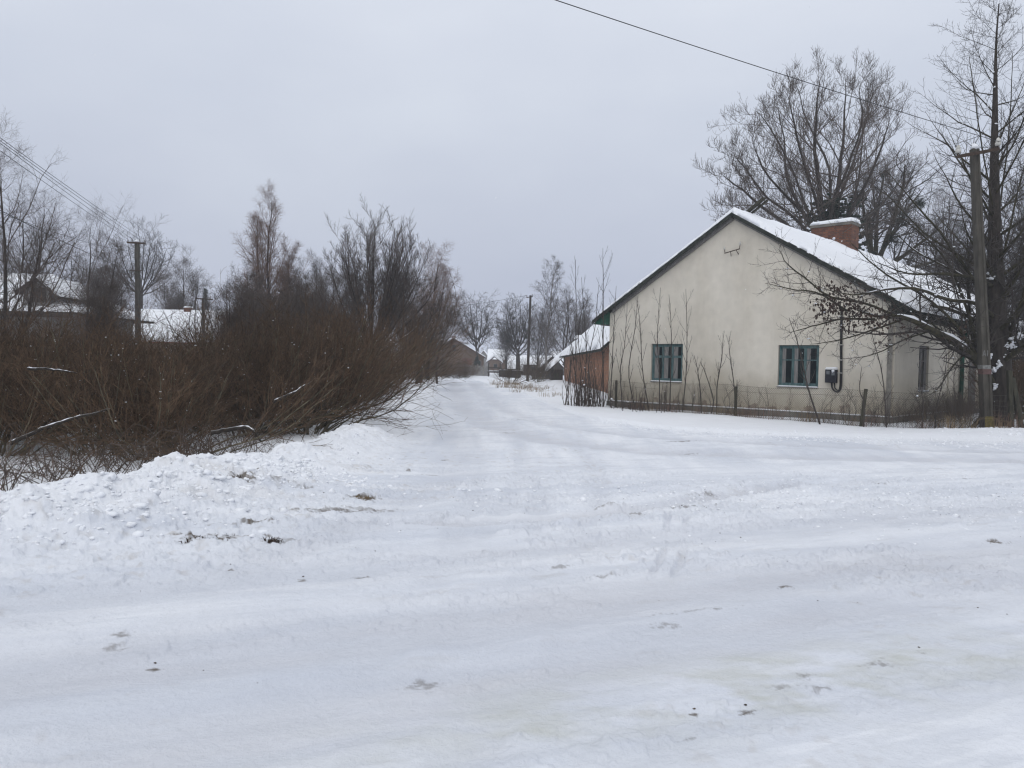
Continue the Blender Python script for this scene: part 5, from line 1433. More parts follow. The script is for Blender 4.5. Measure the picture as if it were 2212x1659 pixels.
r.slab([(bw / 2 + .002, -.3, br + .1), (bw / 2 + .002, bl + .8, br + .1), (bw + .45, bl + .8, e + .1), (bw + .45, -.3, e + .1)][::-1], .12)
ro = r.build('roof', M['board'], ob)
a = [(bw / 2, bl + .8, br + .104), (bw / 2, -.3, br + .104), (-.5, -.3, e + .104), (-.5, bl + .85, e + .104)]
b = [(bw / 2, -.3, br + .104), (bw / 2, bl + .8, br + .104), (bw + .5, bl + .85, e + .104), (bw + .5, -.3, e + .104)]
link('roof_snow', mesh_np('roof_snow', *join([snow_slab(a, .24, 90, 30, 41, .14, 0, .2), snow_slab(b, .2, 60, 20, 42, .1, 0, .2)])), snow, ro)
dm = MB(); dm.box(.9, 1.9, bl - 1.5, bl - .2, 3.2, 4.15); dmo = dm.build('dormer', M['darkwood'], ro)
link('snow', mesh_np('snow', *snow_slab([(1.95, bl - .1, 4.16), (1.95, bl - 1.6, 4.16), (.8, bl - 1.6, 4.155), (.8, bl - .1, 4.155)], .28, 14, 12, 43, .05, 0, .15)), snow, dmo)
MB().box(-.03, -.002, 24.5, 25.4, 0, 1.9).build('door', M['postwood'], ob)
# lean-to shed at its far end
ls = thing('lean_to_shed', 'small dark shed under a sloping snow roof at the end of the brick outbuilding', 'shed', (3.55, 71.5, 0), 0)
MB().box(.1, 1.15, 0, 4, -.3, 1.35).build('wall', M['darkwood'], ls)
rr = MB().slab([(1.2, -.3, 2.6), (-.25, -.3, 1.2), (-.25, 4.3, 1.2), (1.2, 4.3, 2.6)][::-1], .08).build('roof', M['darkwood'], ls)
link('roof_snow', mesh_np('roof_snow', *snow_slab([(1.2, 4.3, 2.603), (1.2, -.32, 2.603), (-.3, -.32, 1.203), (-.3, 4.3, 1.203)], .45, 24, 16, 44, .1, 0, .2)), snow, rr)
MB().box(.3, .8, -.03, -.002, -.2, 1.05).build('door', M['postwood'], ls)

# brown wooden house at the end of the street: gable turned to the viewer
hl = face(913, 800, 125); hl[2] = 0
bh = thing('wooden_house', 'brown plank house with a dark gable top at the end of the street', 'house', hl, R_(2))
wA, lA, heA, hrA = 9.9, 11.0, 2.9, 5.75
mb = MB()
mb.add([(0, 0, -.5), (wA, 0, -.5), (wA, 0, heA), (wA / 2, 0, hrA), (0, 0, heA)], [(0, 1, 2, 3, 4)])
mb.add([(0, lA, -.5), (wA, lA, -.5), (wA, lA, heA), (wA / 2, lA, hrA), (0, lA, heA)], [(4, 3, 2, 1, 0)])
mb.add([(0, 0, -.5), (0, lA, -.5), (0, lA, heA), (0, 0, heA)], [(0, 1, 2, 3)])
mb.add([(wA, 0, -.5), (wA, lA, -.5), (wA, lA, heA), (wA, 0, heA)], [(0, 1, 2, 3)])
mb.build('wall', M['planks'], bh)
k = (hrA - heA) / (wA / 2)
MB().add([(wA / 2 - 1.5, -.03, hrA - 1.5 * k - .02), (wA / 2 + 1.5, -.03, hrA - 1.5 * k - .02), (wA / 2, -.03, hrA - .02), (wA / 2 - 1.5, -.004, hrA - 1.5 * k - .02), (wA / 2 + 1.5, -.004, hrA - 1.5 * k - .02), (wA / 2, -.004, hrA - .02)], [(0, 1, 2), (5, 4, 3), (0, 3, 4, 1)]).build('gable_cap', M['brownroof'], bh)
r = MB(); ov = .4; e = heA - k * ov
r.slab([(wA / 2, -.5, hrA + .1), (-ov, -.5, e + .1), (-ov, lA + .4, e + .1), (wA / 2, lA + .4, hrA + .1)], .12)
r.slab([(wA / 2 + .002, -.5, hrA + .1), (wA / 2 + .002, lA + .4, hrA + .1), (wA + ov, lA + .4, e + .1), (wA + ov, -.5, e + .1)], .12)
ro = r.build('roof', M['brownroof'], bh)
link('roof_snow', mesh_np('roof_snow', *join([snow_slab([(wA / 2, lA + .4, hrA + .104), (wA / 2, -.48, hrA + .104), (-ov, -.48, e + .104), (-ov, lA + .4, e + .104)], .13, 30, 20, 51, .08, 0, .2),
     snow_slab([(wA / 2, -.48, hrA + .104), (wA / 2, lA + .4, hrA + .104), (wA + ov, lA + .4, e + .104), (wA + ov, -.48, e + .104)], .13, 30, 20, 52, .08, 0, .2)])), snow, ro)
MB().box(wA / 2 - .45, wA / 2 + .1, 4, 4.5, hrA - .4, hrA + .55).build('chimney', M['brick'], ro)
w_ = MB().box(wA / 2 - .3, wA / 2 + .35, -.05, -.004, 3.75, 4.75).build('window', M['darkwood'], bh)
MB().box(wA / 2 - .15, wA / 2 + .29, -.06, -.051, 3.81, 4.69).build('pane', M['glass'], w_)
MB().box(6.4, 8.0, -.02, -.003, .2, 2.6).build('lower_wall', M['brick'], bh)
w_ = MB().box(8.3, 9.5, -.04, -.003, .9, 2.3).build('window', M['greywood'], bh)
MB().box(8.4, 9.4, -.05, -.041, 1.0, 2.2).build('pane', M['glass'], w_)

# grey concrete panel fence in front of it
fa, fb = face(995, 800, 114), face(1057, 800, 112)
fz = at(1025, 787, 113)[2]
cf = thing('concrete_fence', 'low grey concrete panel fence with scalloped pattern at the street end', 'fence', fa)
dv = fb - fa; n = 5
for k in range(n):
    p, q = dv * (k / n) + dv * .012 * (k > 0), dv * ((k + 1) / n) - dv * .012
    m = MB().beam((p[0], p[1], fz / 2 - .1), (q[0], q[1], fz / 2 - .1), .06, fz - .15)
    m.build('panel', M['greyplaster'], cf)
    mp = (p + q) / 2
    m = MB()
    for z in (fz * .55, fz * .82):
        pts = [(mp[0] + math.cos(a) * .38, mp[1] - .05, z - math.sin(a) * .16) for a in np.linspace(.15, math.pi - .15, 8)]
        m.tube(pts, .03, 4)
    m.build('relief', M['concrete'], cf)
for k in range(n + 1):
    p = dv * (k / n)
    MB().box(p[0] - .07, p[0] + .07, p[1] - .09, p[1] + .09, -.4, fz + .05).build('post', M['concrete'], cf)

# roofed well or gate shelter with a hood of snow
ws = thing('well_shelter', 'small wooden well shelter capped with a dome of snow', 'shelter', face(1068, 803, 108))
ws.location[2] = 0
zz = at(1068, 765, 108)[2]
for x in (-.8, .8):
    for y in (-.5, .5):
        MB().box(x - .07, x + .07, y - .07, y + .07, -.3, zz * .62).build('post', M['darkwood'], ws)
MB().box(-.95, .95, -.6, .6, .55, .75).build('rail', M['darkwood'], ws)
MB().box(-.9, .9, -.55, .55, zz * .36, zz * .42).build('beam', M['darkwood'], ws)
r = MB().slab([(0, -.9, zz - .35), (-1.15, -.9, zz * .62), (-1.15, .9, zz * .62), (0, .9, zz - .35)], .08).slab([(0.002, -.9, zz - .35), (0.002, .9, zz - .35), (1.15, .9, zz * .62), (1.15, -.9, zz * .62)], .08).build('roof', M['darkwood'], ws)
V, F = blobs(np.array([[0, 0, zz * .80]]), np.array([1.0]), .5)
V = V * np.array([1.15, .9, 1.0]); link('snow', mesh_np('snow', *join([snow_slab([(0, .9, zz - .346), (0, -.9, zz - .346), (-1.2, -.92, zz * .62 + .004), (-1.2, .92, zz * .62 + .004)], .3, 14, 12, 3, .05, 0, .2), snow_slab([(0, -.9, zz - .346), (0, .9, zz - .346), (1.2, .92, zz * .62 + .004), (1.2, -.92, zz * .62 + .004)], .3, 14, 12, 4, .05, 0, .2)])), snow, r)
link('rail_snow', mesh_np('rail_snow', *snow_slab([(-.95, .6, .752), (.95, .6, .752), (.95, -.62, .751), (-.95, -.62, .751)], .14, 14, 8, 5, .02, 0, .1)), snow, ws)

# dark picket fence right of it
fa, fb = face(1078, 803, 106), face(1124, 803, 98)
pf = thing('picket_fence', 'dark wooden picket fence with snow specks right of the well shelter', 'fence', fa)
dv = fb - fa; m = MB(); n = 40
for k in range(n):
    p = dv * (k / n); m.box(p[0] - .045, p[0] + .045, p[1] - .015, p[1] + .015, -.1, 1.15)
m.build('pickets', M['darkwood'], pf)
MB().beam((0, .04, .9), (dv[0], dv[1] + .04, .9), .04, .09).beam((0, .04, .3), (dv[0], dv[1] + .04, .3), .04, .09).build('rail', M['darkwood'], pf)
link('snow', mesh_np('snow', *blobs(np.stack([dv[0] * np.linspace(0, 1, 26), dv[1] * np.linspace(0, 1, 26) + .04, np.full(26, .98)], 1), np.full(26, .07), .7)), snow, pf)

# village houses behind
def vh(px0, px1, top, eave, d, label, wall, roofm, along=True, l=9, seed=0, name='village_house', chim=None, trim=None):
    """ridge across the view (along=True) or gable facing the viewer"""
    p0, p1 = face(px0, 800, d), face(px1, 800, d)
    wd = p1[0] - p0[0]; zr = at((px0 + px1) / 2, top, d + (3 if along else 0))[2]; ze = at((px0 + px1) / 2, eave, d)[2]
    win = []
    if along:
        # local x along +world x; gable plane at x=0, y runs away from the viewer
        b = p0.copy(); b[2] = 0
        win = [('window', 'greywood', (wd * .25, wd * .25 + .9, -.04, -.003, .8, min(1.9, ze - .3)), [('pane', 'glass', (wd * .25 + .08, wd * .25 + .82, -.05, -.041, .88, min(1.8, ze - .4)))]),
               ('door', 'darkwood', (wd * .62, wd * .62 + .9, -.04, -.003, 0, min(2.0, ze - .2)), [])]
        return gabled(name, label, 'house', b, 0, 7, wd, ze, zr, wall, roofm, .3, .16, win, chim, trim, True, seed)
    b = p1.copy(); b[2] = 0
    win = [('window', 'greywood', (-.04, -.003, wd * .4, wd * .4 + .9, .9, min(2.0, ze)), [('pane', 'glass', (-.05, -.041, wd * .4 + .08, wd * .4 + .82, .98, min(1.9, ze) - .1))])]
    return gabled(name, label, 'house', b, R_(90), wd, l, ze, zr, wall, roofm, .3, .16, win, chim, trim, True, seed)
vh(1030, 1058, 758, 776, 190, 'far house with a grey-brown gable and white roof above the concrete fence', 'greyplaster', 'brownroof', False, 14, 61)
vh(1055, 1098, 757, 776, 165, 'far house with a long snowy roof slope behind the well shelter', 'planks', 'brownroof', True, 9, 62)
vh(1085, 1112, 764, 786, 152, 'far brown gabled house right of the well shelter', 'planks', 'brownroof', False, 10, 63, trim='brownroof')
vh(1098, 1132, 770, 800, 135, 'low far house whose white roof slopes toward the picket fence', 'darkwood', 'brownroof', True, 9, 64)
vh(1132, 1192, 771, 788, 128, 'long low dark shed behind the mistletoe tree', 'darkwood', 'darkwood', True, 6, 65, 'village_shed')
vh(1172, 1214, 770, 791, 118, 'dark grey gabled shed left of the brick outbuilding', 'darkwood', 'darkwood', False, 8, 66, 'village_shed')
vh(1196, 1240, 762, 785, 140, 'far white-roofed shed just behind the end of the brick outbuilding', 'darkwood', 'darkwood', True, 8, 67, 'village_shed')
# long plank fence in front of the sheds
fa, fb = face(1150, 800, 92), face(1200, 800, 84)
pf = thing('board_fence', 'weathered grey board fence between the far pole and the brick outbuilding', 'fence', fa)
dv = fb - fa; m = MB(); n = 26
for k in range(n):
    p = dv * (k / n); q = dv * ((k + .86) / n)
    m.beam((p[0], p[1], .55), (q[0], q[1], .55), .03, 1.1 + .12 * math.sin(k * 2.3))
m.build('boards', M['darkwood'], pf)
for k in range(5):
    p = dv * (k / 4); MB().box(p[0] - .06, p[0] + .06, p[1] + .03, p[1] + .15, -.3, 1.35).build('post', M['postwood'], pf)
MB().box(-.0, .0 + .01, 0, .01, 0, .01)

# house with the red chimney behind the thicket, ridge across the view
d = 70; p0, p1 = face(268, 780, d), face(456, 780, d); zr = at(485, 677, d + 3.5)[2]; ze = at(456, 736, d)[2]
b = p0.copy(); b[2] = -.3
gabled('village_house', 'house with a long snowy roof and red brick chimney behind the thicket', 'house', b, 0, 7, p1[0] - p0[0], ze + .3, zr + .3, 'tanplaster', 'redtrim', .4, .15,
       [('window', 'greywood', (2, 3.1, -.04, -.003, .9, 2.1), [('pane', 'glass', (2.1, 3, -.05, -.041, 1.0, 2.0))])], (4.0, 3.2, .62, at(363, 664, d + 3.5)[2] + .3), 'redtrim', True, 71)
# dark steep-roofed barn behind it
gabled('barn', 'dark low barn roof behind the red-chimney house, bare of snow', 'barn', face(418, 780, 84) - np.array([0, 0, .5]), 0, 6, 3.6, 5.2, 7.2, 'darkwood', 'darkwood', .3, .1, snow_ok=False, seed=72)

# house with a dormer at the left edge
d = 48
x0, x1 = face(-260, 780, d)[0], face(150, 780, d)[0]
ze = at(60, 672, d - 1.5)[2]; zr = at(60, 592, d + 3)[2]
dh = thing('dormer_house', 'grey house with a gabled dormer and snowy roof at the left picture edge', 'house', (x0, d, -.4), 0)
wd = x1 - x0
ze += .4; zr += .4
MB().box(0, wd, 0, 8, -.3, ze).build('wall', M['greyplaster'], dh)
r = MB()
dep = 4.2
r.slab([(-.5, dep, zr), (-.5, -1.4, ze), (wd + .9, -1.4, ze), (wd - 3.4, dep, zr)], .12)
r.slab([(-.5, dep + .002, zr), (wd - 3.4, dep + .002, zr), (wd + .9, 9.4, ze), (-.5, 9.4, ze)], .12)
r.slab([(wd - 3.38, dep, zr - .01), (wd + .92, -1.4, ze - .01), (wd + .92, 9.4, ze - .01)], .12)
ro = r.build('roof', M['darkwood'], dh)
link('roof_snow', mesh_np('roof_snow', *join([snow_slab([(-.5, dep, zr + .004), (wd - 3.4, dep, zr + .004), (wd + .9, -1.45, ze + .004), (-.5, -1.45, ze + .004)], .14, 60, 24, 81, .06, 0, .15),
    snow_slab([(wd - 3.4, dep + .01, zr + .004), (wd - 3.4, dep - .01, zr + .004), (wd + .94, -1.4, ze + .004), (wd + .94, 9.4, ze + .004)], .14, 24, 24, 82, .06, 0, .15)])), snow, ro)
# dormer
dx0, dx1 = at(47, 640, d - 1.2)[0] - x0, at(101, 640, d - 1.2)[0] - x0
dxm = at(83, 600, d - 1.2)[0] - x0
za = at(83, 598, d - 1.4)[2] + .4; zl = at(36, 628, d - 1.4)[2] + .4; zrr = at(124, 640, d - 1.4)[2] + .4
dxl, dxr = at(34, 628, d - 1.4)[0] - x0, at(125, 640, d - 1.4)[0] - x0
m = MB()
zb = at(70, 655, d - 1.2)[2] + .4
m.add([(dx0, -1.0, zb - .3), (dx1, -1.0, zb - .3), (dx1, -1.0, zrr + .45), (dxm, -1.0, za - .1), (dx0, -1.0, zl + .2)], [(0, 1, 2, 3, 4)])
m.add([(dx0, -1, zb - .3), (dx0, 3.5, zb - .3), (dx0, 3.5, zl + .2), (dx0, -1, zl + .2)], [(0, 1, 2, 3)])
m.add([(dx1, -1, zb - .3), (dx1, 3.5, zb - .3), (dx1, 3.5, zrr + .45), (dx1, -1, zrr + .45)], [(0, 1, 2, 3)])
dmo = m.build('dormer', M['greyplaster'], dh)
m = MB(); m.slab([(dxm, -1.5, za), (dxl, -1.5, zl), (dxl, 3.6, zl), (dxm, 3.6, za)], .16); m.slab([(dxm + .002, -1.5, za), (dxm + .002, 3.6, za), (dxr, 3.6, zrr), (dxr, -1.5, zrr)], .16)
m.build('dormer_roof', M['darkwood'], dmo)
link('dormer_snow', mesh_np('dormer_snow', *join([snow_slab([(dxm, 3.6, za + .004), (dxm, -1.35, za + .004), (dxl, -1.35, zl + .004), (dxl, 3.6, zl + .004)], .10, 20, 14, 83, .05, 0, .12), snow_slab([(dxm, -1.52, za + .004), (dxm, 3.6, za + .004), (dxr + .05, 3.6, zrr + .004), (dxr + .05, -1.52, zrr + .004)], .14, 20, 14, 84, .05, 0, .1)])), snow, dmo)
w_ = MB().box(dxm - .55, dxm + .35, -1.06, -1.003, zb + .1, zb + .95).build('dormer_window', M['darkwood'], dmo)
# dark fascia and porch posts under the eave
MB().box(-.5, wd + .9, -1.44, -1.36, ze - .34, ze - .13).build('fascia', M['darkwood'], dh)
for k in range(3):
    xx = wd - .8 - k * 2.6
    MB().box(xx - .1, xx + .1, -1.3, -1.1, -.4, ze - .35).build('porch_post', M['greywood'], dh)
for k in range(2):
    xx = wd - 2.8 - k * 3
    o = MB().box(xx, xx + 1.2, -.05, -.003, 1.0, 2.3).build('window', M['greywood'], dh)
    MB().box(xx + .1, xx + 1.1, -.06, -.051, 1.1, 2.2).build('pane', M['glass'], o)

# ------------------------------------------------------------------ poles and wires
def concrete_pole(name, label, base, top, w0, w1, armz, arm_dir, arm_l, ins=(), mat='pole', moss=False, extra=None, groove=True):
    t = thing(name, label, 'pole', base)
    v = np.asarray(top) - np.asarray(base)
    H = np.linalg.norm(v)
    def sec(w, c):
        h = w / 2; g = w * .16; q = w * .24
        if not groove: return [(c[0] + a * h, c[1] + b_ * h, c[2]) for a, b_ in ((-1, -1), (1, -1), (1, 1), (-1, 1))]
        pr = [(-h, -h), (-q, -h), (-q * .7, -h + g), (q * .7, -h + g), (q, -h), (h, -h), (h, h), (q, h), (q * .7, h - g), (-q * .7, h - g), (-q, h), (-h, h)]
        return [(c[0] + a, c[1] + b_, c[2]) for a, b_ in pr]
    K = 9; m = MB(); rows = [sec(w0 + (w1 - w0) * k / (K - 1), v * (k / (K - 1)) + np.array([0, 0, -.4 if k == 0 else 0])) for k in range(K)]
    n = len(rows[0])
    m.add([p for r_ in rows for p in r_], [(k * n + i, k * n + (i + 1) % n, (k + 1) * n + (i + 1) % n, (k + 1) * n + i) for k in range(K - 1) for i in range(n)] + [tuple((K - 1) * n + i for i in range(n))])
    m.build('shaft', M[mat], t, bevel=.008)
    return t, v
# right pole with its sagging service wire
pb = base_at(2137, 22.9); ptop = at(2105, 322, 22.9)
rp, pv = concrete_pole('utility_pole', 'tall grey leaning concrete pole with a mossy foot beside the big tree', pb, ptop, .27, .195, 0, 0, 0)
c = pv * .985
ca = MB().beam((c[0] - .62, c[1] - .16, c[2] - .16), (c[0] + .62, c[1] - .16, c[2] + .10), .07, .09).build('crossarm', M['iron'], rp)
INS = []
for sx, dz in ((-.58, -.15), (.58, .09)):
    q = (c[0] + sx, c[1] - .16, c[2] + dz)
    MB().tube([q, (q[0], q[1], q[2] + .14)], .014, 5).build('pin', M['iron'], ca)
    MB().lathe((q[0], q[1], q[2] + .1), [(.035, 0), (.075, .01), (.078, .09), (.05, .10), (.062, .12), (.062, .17), (.045, .18), (.04, .215), (.02, .235)], 10).build('insulator', M['porcelain'], ca, True)
    INS.append(pb + np.array([q[0], q[1] - .06, q[2] + .2]))
link('snow', mesh_np('snow', *blobs(np.array([pv + [0, 0, .05]]), np.array([.13]), .85)), snow, rp)
def ring(z0, z1, mat, nm, grow=.004):
    k0, k1 = z0 / pv[2], z1 / pv[2]
    m = MB(); 
    for kk in (k0, k1): pass
    w_a, w_b = .27 - .075 * k0 + grow * 2, .27 - .075 * k1 + grow * 2
    A = [tuple(pv * k0 + np.array([a * w_a / 2, b_ * w_a / 2, 0])) for a, b_ in ((-1, -1), (1, -1), (1, 1), (-1, 1))]
    B = [tuple(pv * k1 + np.array([a * w_b / 2, b_ * w_b / 2, 0])) for a, b_ in ((-1, -1), (1, -1), (1, 1), (-1, 1))]
    m.hexa(A, B); return m.build(nm, mat, rp, bevel=.01)
ring(1.66, 1.82, M['redpaint'], 'painted_band'); ring(1.82, 1.94, M['whitepaint'], 'painted_band', .003)
ring(.05, .42, M['moss'], 'moss_patch', .005)
# painted letters on the face
k = 2.28 / pv[2]; f0 = pv * k + np.array([-.03, -(.27 - .075 * k) / 2 - .006, 0])
m = MB()
yb = f0[1]
m.beam((f0[0] - .075, yb, f0[2] - .08), (f0[0] - .035, yb, f0[2] + .09), .02, .006, (0, 1, 0)).beam((f0[0] + .005, yb, f0[2] - .08), (f0[0] - .035, yb - .002, f0[2] + .09), .02, .006, (0, 1, 0)).beam((f0[0] - .058, yb - .003, f0[2] - .03), (f0[0] - .012, yb - .003, f0[2] - .03), .018, .006, (0, 1, 0))
m.beam((f0[0] + .06, yb, f0[2] - .08), (f0[0] + .06, yb, f0[2] + .09), .022, .006, (0, 1, 0))
m.build('lettering', M['whitepaint'], rp)

def wire(name, label, a, b, sag=.2, r=.006, mat='wire', group=None, K=40):
    a, b = np.asarray(a, float), np.asarray(b, float)
    t = np.linspace(0, 1, K)[:, None]
    P = a + (b - a) * t; P[:, 2] -= (4 * sag * t * (1 - t))[:, 0]
    base = a.copy()
    o = link(name, mesh_np(name, *tubes((P - base)[None], np.full((1, K), r), 5)), M[mat])
    o.location = base
    return tag(o, label, 'wire', group)
A = INS[1]; mid = at(1200, 0, 13.8)
dvw = (mid + np.array([0, 0, .246]) - A); far_end = A + dvw * 2.3
wire('power_wire', 'thick dark wire running from the right pole overhead across the top of the sky', A, far_end, .25, .0085, 'cable')
wire('power_wire', 'thin wire leaving the right pole over the plastered house roof', INS[0], at(1600, 640, 66), .3, .008, 'wire')

# left pole
lb = base_at(300, 50); lt = at(296, 524, 50)
lp, lv = concrete_pole('utility_pole', 'concrete pole with a crossarm standing behind the thicket at the left', lb, lt, .30, .22, 0, 0, 0)
armdir = np.array([.96, -.28, 0])
ca = MB().beam(lv + armdir * -.68 + [0, -.16, .0], lv + armdir * .74 + [0, -.16, -.1], .09, .11).build('crossarm', M['iron'], lp)
lw = []
for s in (-.62, -.28, .32, .66):
    q = lv + armdir * s + np.array([0, -.16, -.03 - .05 * (s > 0)])
    MB().lathe(tuple(q), [(.015, .04), (.015, .10), (.04, .10), (.04, .16), (.025, .18), (.02, .21)], 7).build('insulator', M['greyplaster'], ca, True)
    lw.append(lb + q + [0, 0, .24])
link('snow', mesh_np('snow', *blobs(np.array([lv + [0, 0, .06]]), np.array([.16]), .7)), snow, lp)
q = lv * .80
br_ = MB().beam(q + armdir * -.45 + [0, -.17, 0], q + armdir * .45 + [0, -.17, 0], .05, .06).build('bracket', M['iron'], lp)
MB().tube([q + armdir * .1 + np.array([0, -.17, .85]), q + armdir * .42 + np.array([0, -.17, .95])], .02, 5).build('hook', M['iron'], lp)
# its wires run toward the viewer on the left
def to_px(a, px, py, d): 
    e = at(px, py, d); return a + (e - a) * 1.55
GWR = 'bare wires of the left pole line'
for k, (a, py, lab) in enumerate(zip(lw, (318, 302, 296, 290), ('lowest of the four bare wires from the left pole crossarm', 'second lowest bare wire of the left pole crossarm', 'second highest bare wire of the left pole crossarm', 'highest bare wire rising left from the left pole crossarm'))):
    wire('power_wire', lab, a, to_px(a, 0, py, 25), .12, .010, 'cable')
pq = lb + lv * .80 + armdir * -.45 + [0, -.17, 0]
wire('power_wire', 'thicker cable from the lower bracket of the left pole', pq, to_px(pq, 0, 439, 26), .25, .014, 'cable')
pr = lb + lv * .93
wire('power_wire', 'upper one of a close pair of thin wires left of the concrete pole', pr, to_px(pr, 0, 432, 28), .5, .010, 'cable')
wire('power_wire', 'short sagging wire from the left pole down behind the thicket', pq, at(230, 562, 60), .3, .008, 'cable')
# low second pole with a stub crossarm
sb = base_at(440, 66); st = at(439, 644, 66)
sp_, sv = concrete_pole('utility_pole', 'short pale pole with a stub crossarm before the red-chimney house', sb, st, .24, .2, 0, 0, 0)
MB().beam(sv + [-.5, -.14, -.06], sv + [.9, -.14, -.1], .08, .09).build('crossarm', M['iron'], sp_)
# far pole on the street
fb_ = base_at(1140, 80); ftp = at(1146, 638, 80)
fp, fv = concrete_pole('utility_pole', 'dark far pole beside the street with one wire crossing the sky', fb_, ftp, .30, .22, 0, 0, 0, mat='bark', groove=False)
ca = MB().beam(fv + [-.42, -.15, -.25], fv + [.25, -.15, -.12], .07, .09).build('crossarm', M['iron'], fp)
fi = []
for s in (-.38, .18):
    qq = fv + np.array([s, -.15, -.18 + .1 * (s > 0)])
    MB().lathe(tuple(qq), [(.02, 0), (.05, .05), (.05, .12), (.03, .2)], 6).build('insulator', M['greyplaster'], ca, True)
    fi.append(fb_ + qq + [0, 0, .16])
wire('power_wire', 'wire from the far pole to the left across the sky over the street', fi[0], at(860, 672, 76), .25, .014, 'cable')
wire('power_wire', 'wire from the far pole sloping right down to the outbuilding', fi[1], at(1225, 690, 66), .2, .012, 'cable')

# ------------------------------------------------------------------ wire fences
def chainlink(label, pts, h, name='chain_link_fence', post_pts=(), cell=.075):
    b = np.array([pts[0][0], pts[0][1], hz(*pts[0])])
    t = thing(name, label, 'fence', b)
    cum = [0]
    for p, q in zip(pts[:-1], pts[1:]): cum.append(cum[-1] + math.hypot(q[0] - p[0], q[1] - p[1]))
    px = [p[0] for p in pts]; py = [p[1] for p in pts]
    def pos(s, z):
        x = np.interp(s, cum, px); y = np.interp(s, cum, py)
        g = np.interp(s, np.linspace(0, cum[-1], 40), GZ)
        return np.stack([x - b[0], y - b[1] , g - b[2] + z], -1)
    GZ = np.array([hz(np.interp(s, cum, px), np.interp(s, cum, py)) for s in np.linspace(0, cum[-1], 40)])
    n = int(cum[-1] / (cell * 1.0)); ss = np.arange(-int(h / cell), n + 1) * cell
    K = 7; P = []
    for sgn in (1, -1):
        for s0 in (ss if sgn > 0 else ss + h):
            a = s0 + sgn * np.linspace(0, h, K); z = np.linspace(0, h, K)
            if sgn < 0: pass
            ok = (a >= 0) & (a <= cum[-1])
            if ok.sum() < 2: continue
            lo, hi = a[ok].min(), a[ok].max()
            zz = z[ok]; a2 = np.linspace(a[ok][0], a[ok][-1], K); z2 = np.linspace(zz[0], zz[-1], K)
            sagz = 1 - .05 * np.sin(a2 / cum[-1] * 9) ** 2
            P.append(pos(a2, z2 * sagz))
    P = np.array(P)
    parts = [tubes(P, np.full(P.shape[:2], .0030), 3)]
    for zf in (1.0, .82, .02):
        s_ = np.linspace(0, cum[-1], 60)
        Q = pos(s_, zf * h * (1 - .05 * np.sin(s_ / cum[-1] * 9) ** 2))
        parts.append(tubes(Q[None], np.full((1, 60), .0045), 3))
    link('wire_mesh', mesh_np('wire_mesh', *join(parts)), M['mesh'], t)
    for (x, y, lx, ly, hh, w) in post_pts:
        z0 = hz(x, y) - b[2]
        MB().beam((x - b[0], y - b[1], z0 - .3), (x - b[0] + lx, y - b[1] + ly, z0 + hh), w, w, (0, 1, 0)).build('post', M['postwood'], t, bevel=.01)
    return t
p1 = at(1587, 903, 26.6); p2 = at(1856, 926, 22.9)
chainlink('sagging chain-link fence with dark posts along the front of the plastered house', [(4.0, 31.0), (5.8, 28.9), (p1[0], 26.6), (p2[0], 22.9), (12.2, 22.75), (13.9, 23.1)], 1.08, 'chain_link_fence',
          [(4.2, 31.0, 0, 0, 1.1, .09), (p1[0] + .02, 26.6, .0, 0, 1.02, .085), (p2[0], 22.85, .14, .0, 1.12, .085)])
# square wire fence right of the pole, with an A-shaped pair of posts
m0 = np.array([13.9, 23.4, hz(13.9, 23.4)])
sq = thing('wire_fence', 'square-mesh wire fence with a pair of leaning posts right of the pole', 'fence', m0)
parts = []
for z in np.linspace(.05, 1.0, 7):
    s_ = np.linspace(0, 6.5, 24)
    parts.append(tubes(np.stack([s_, .12 * s_, z + .03 * np.sin(s_ * 2 + z * 3)], -1)[None], np.full((1, 24), .004), 3))
for s0 in np.arange(0, 6.5, .17):
    parts.append(tubes(np.array([[[s0, .12 * s0, 0], [s0, .12 * s0, .5], [s0, .12 * s0, 1.0]]]), np.full((1, 3), .0035), 3))
link('wire_mesh', mesh_np('wire_mesh', *join(parts)), M['mesh'], sq)
pa = at(2186, 920, 23.6) - m0
for (ax, ay, bx, by) in ((2185, 918, 2180, 800), (2208, 920, 2186, 815)):
    a = at(ax, ay, 23.5) - m0; b_ = at(bx, by, 23.5) - m0
    MB().beam(tuple(a - [0, 0, .2]), tuple(b_), .13, .13, (0, 1, 0)).build('post', M['postwood'], sq, bevel=.015)
# leaning log by the pole foot
a, b_ = at(2096, 922, 23.3), at(2128, 893, 23.6)
lg = thing('leaning_plank', 'dark plank leaning in the snow against the grey pole', 'plank', a)
MB().beam((0, 0, -.1), tuple(b_ - a), .10, .10).build('plank', M['postwood'], lg, bevel=.01)

# ------------------------------------------------------------------ falling snow
g = np.random.default_rng(17); n = 260
dd = g.uniform(2.2, 26, n) ** 1.0
C = np.stack([g.uniform(-.72, .72, n) * dd, dd, 1.65 + g.uniform(-.45, .5, n) * dd], 1)
C = C[C[:, 2] > .3]
tag(link('falling_snow', mesh_np('falling_snow', *blobs(C, g.uniform(.0016, .0036, len(C)) * (.5 + C[:, 1] / 14), .7, g)), M['flake']), kind='stuff')

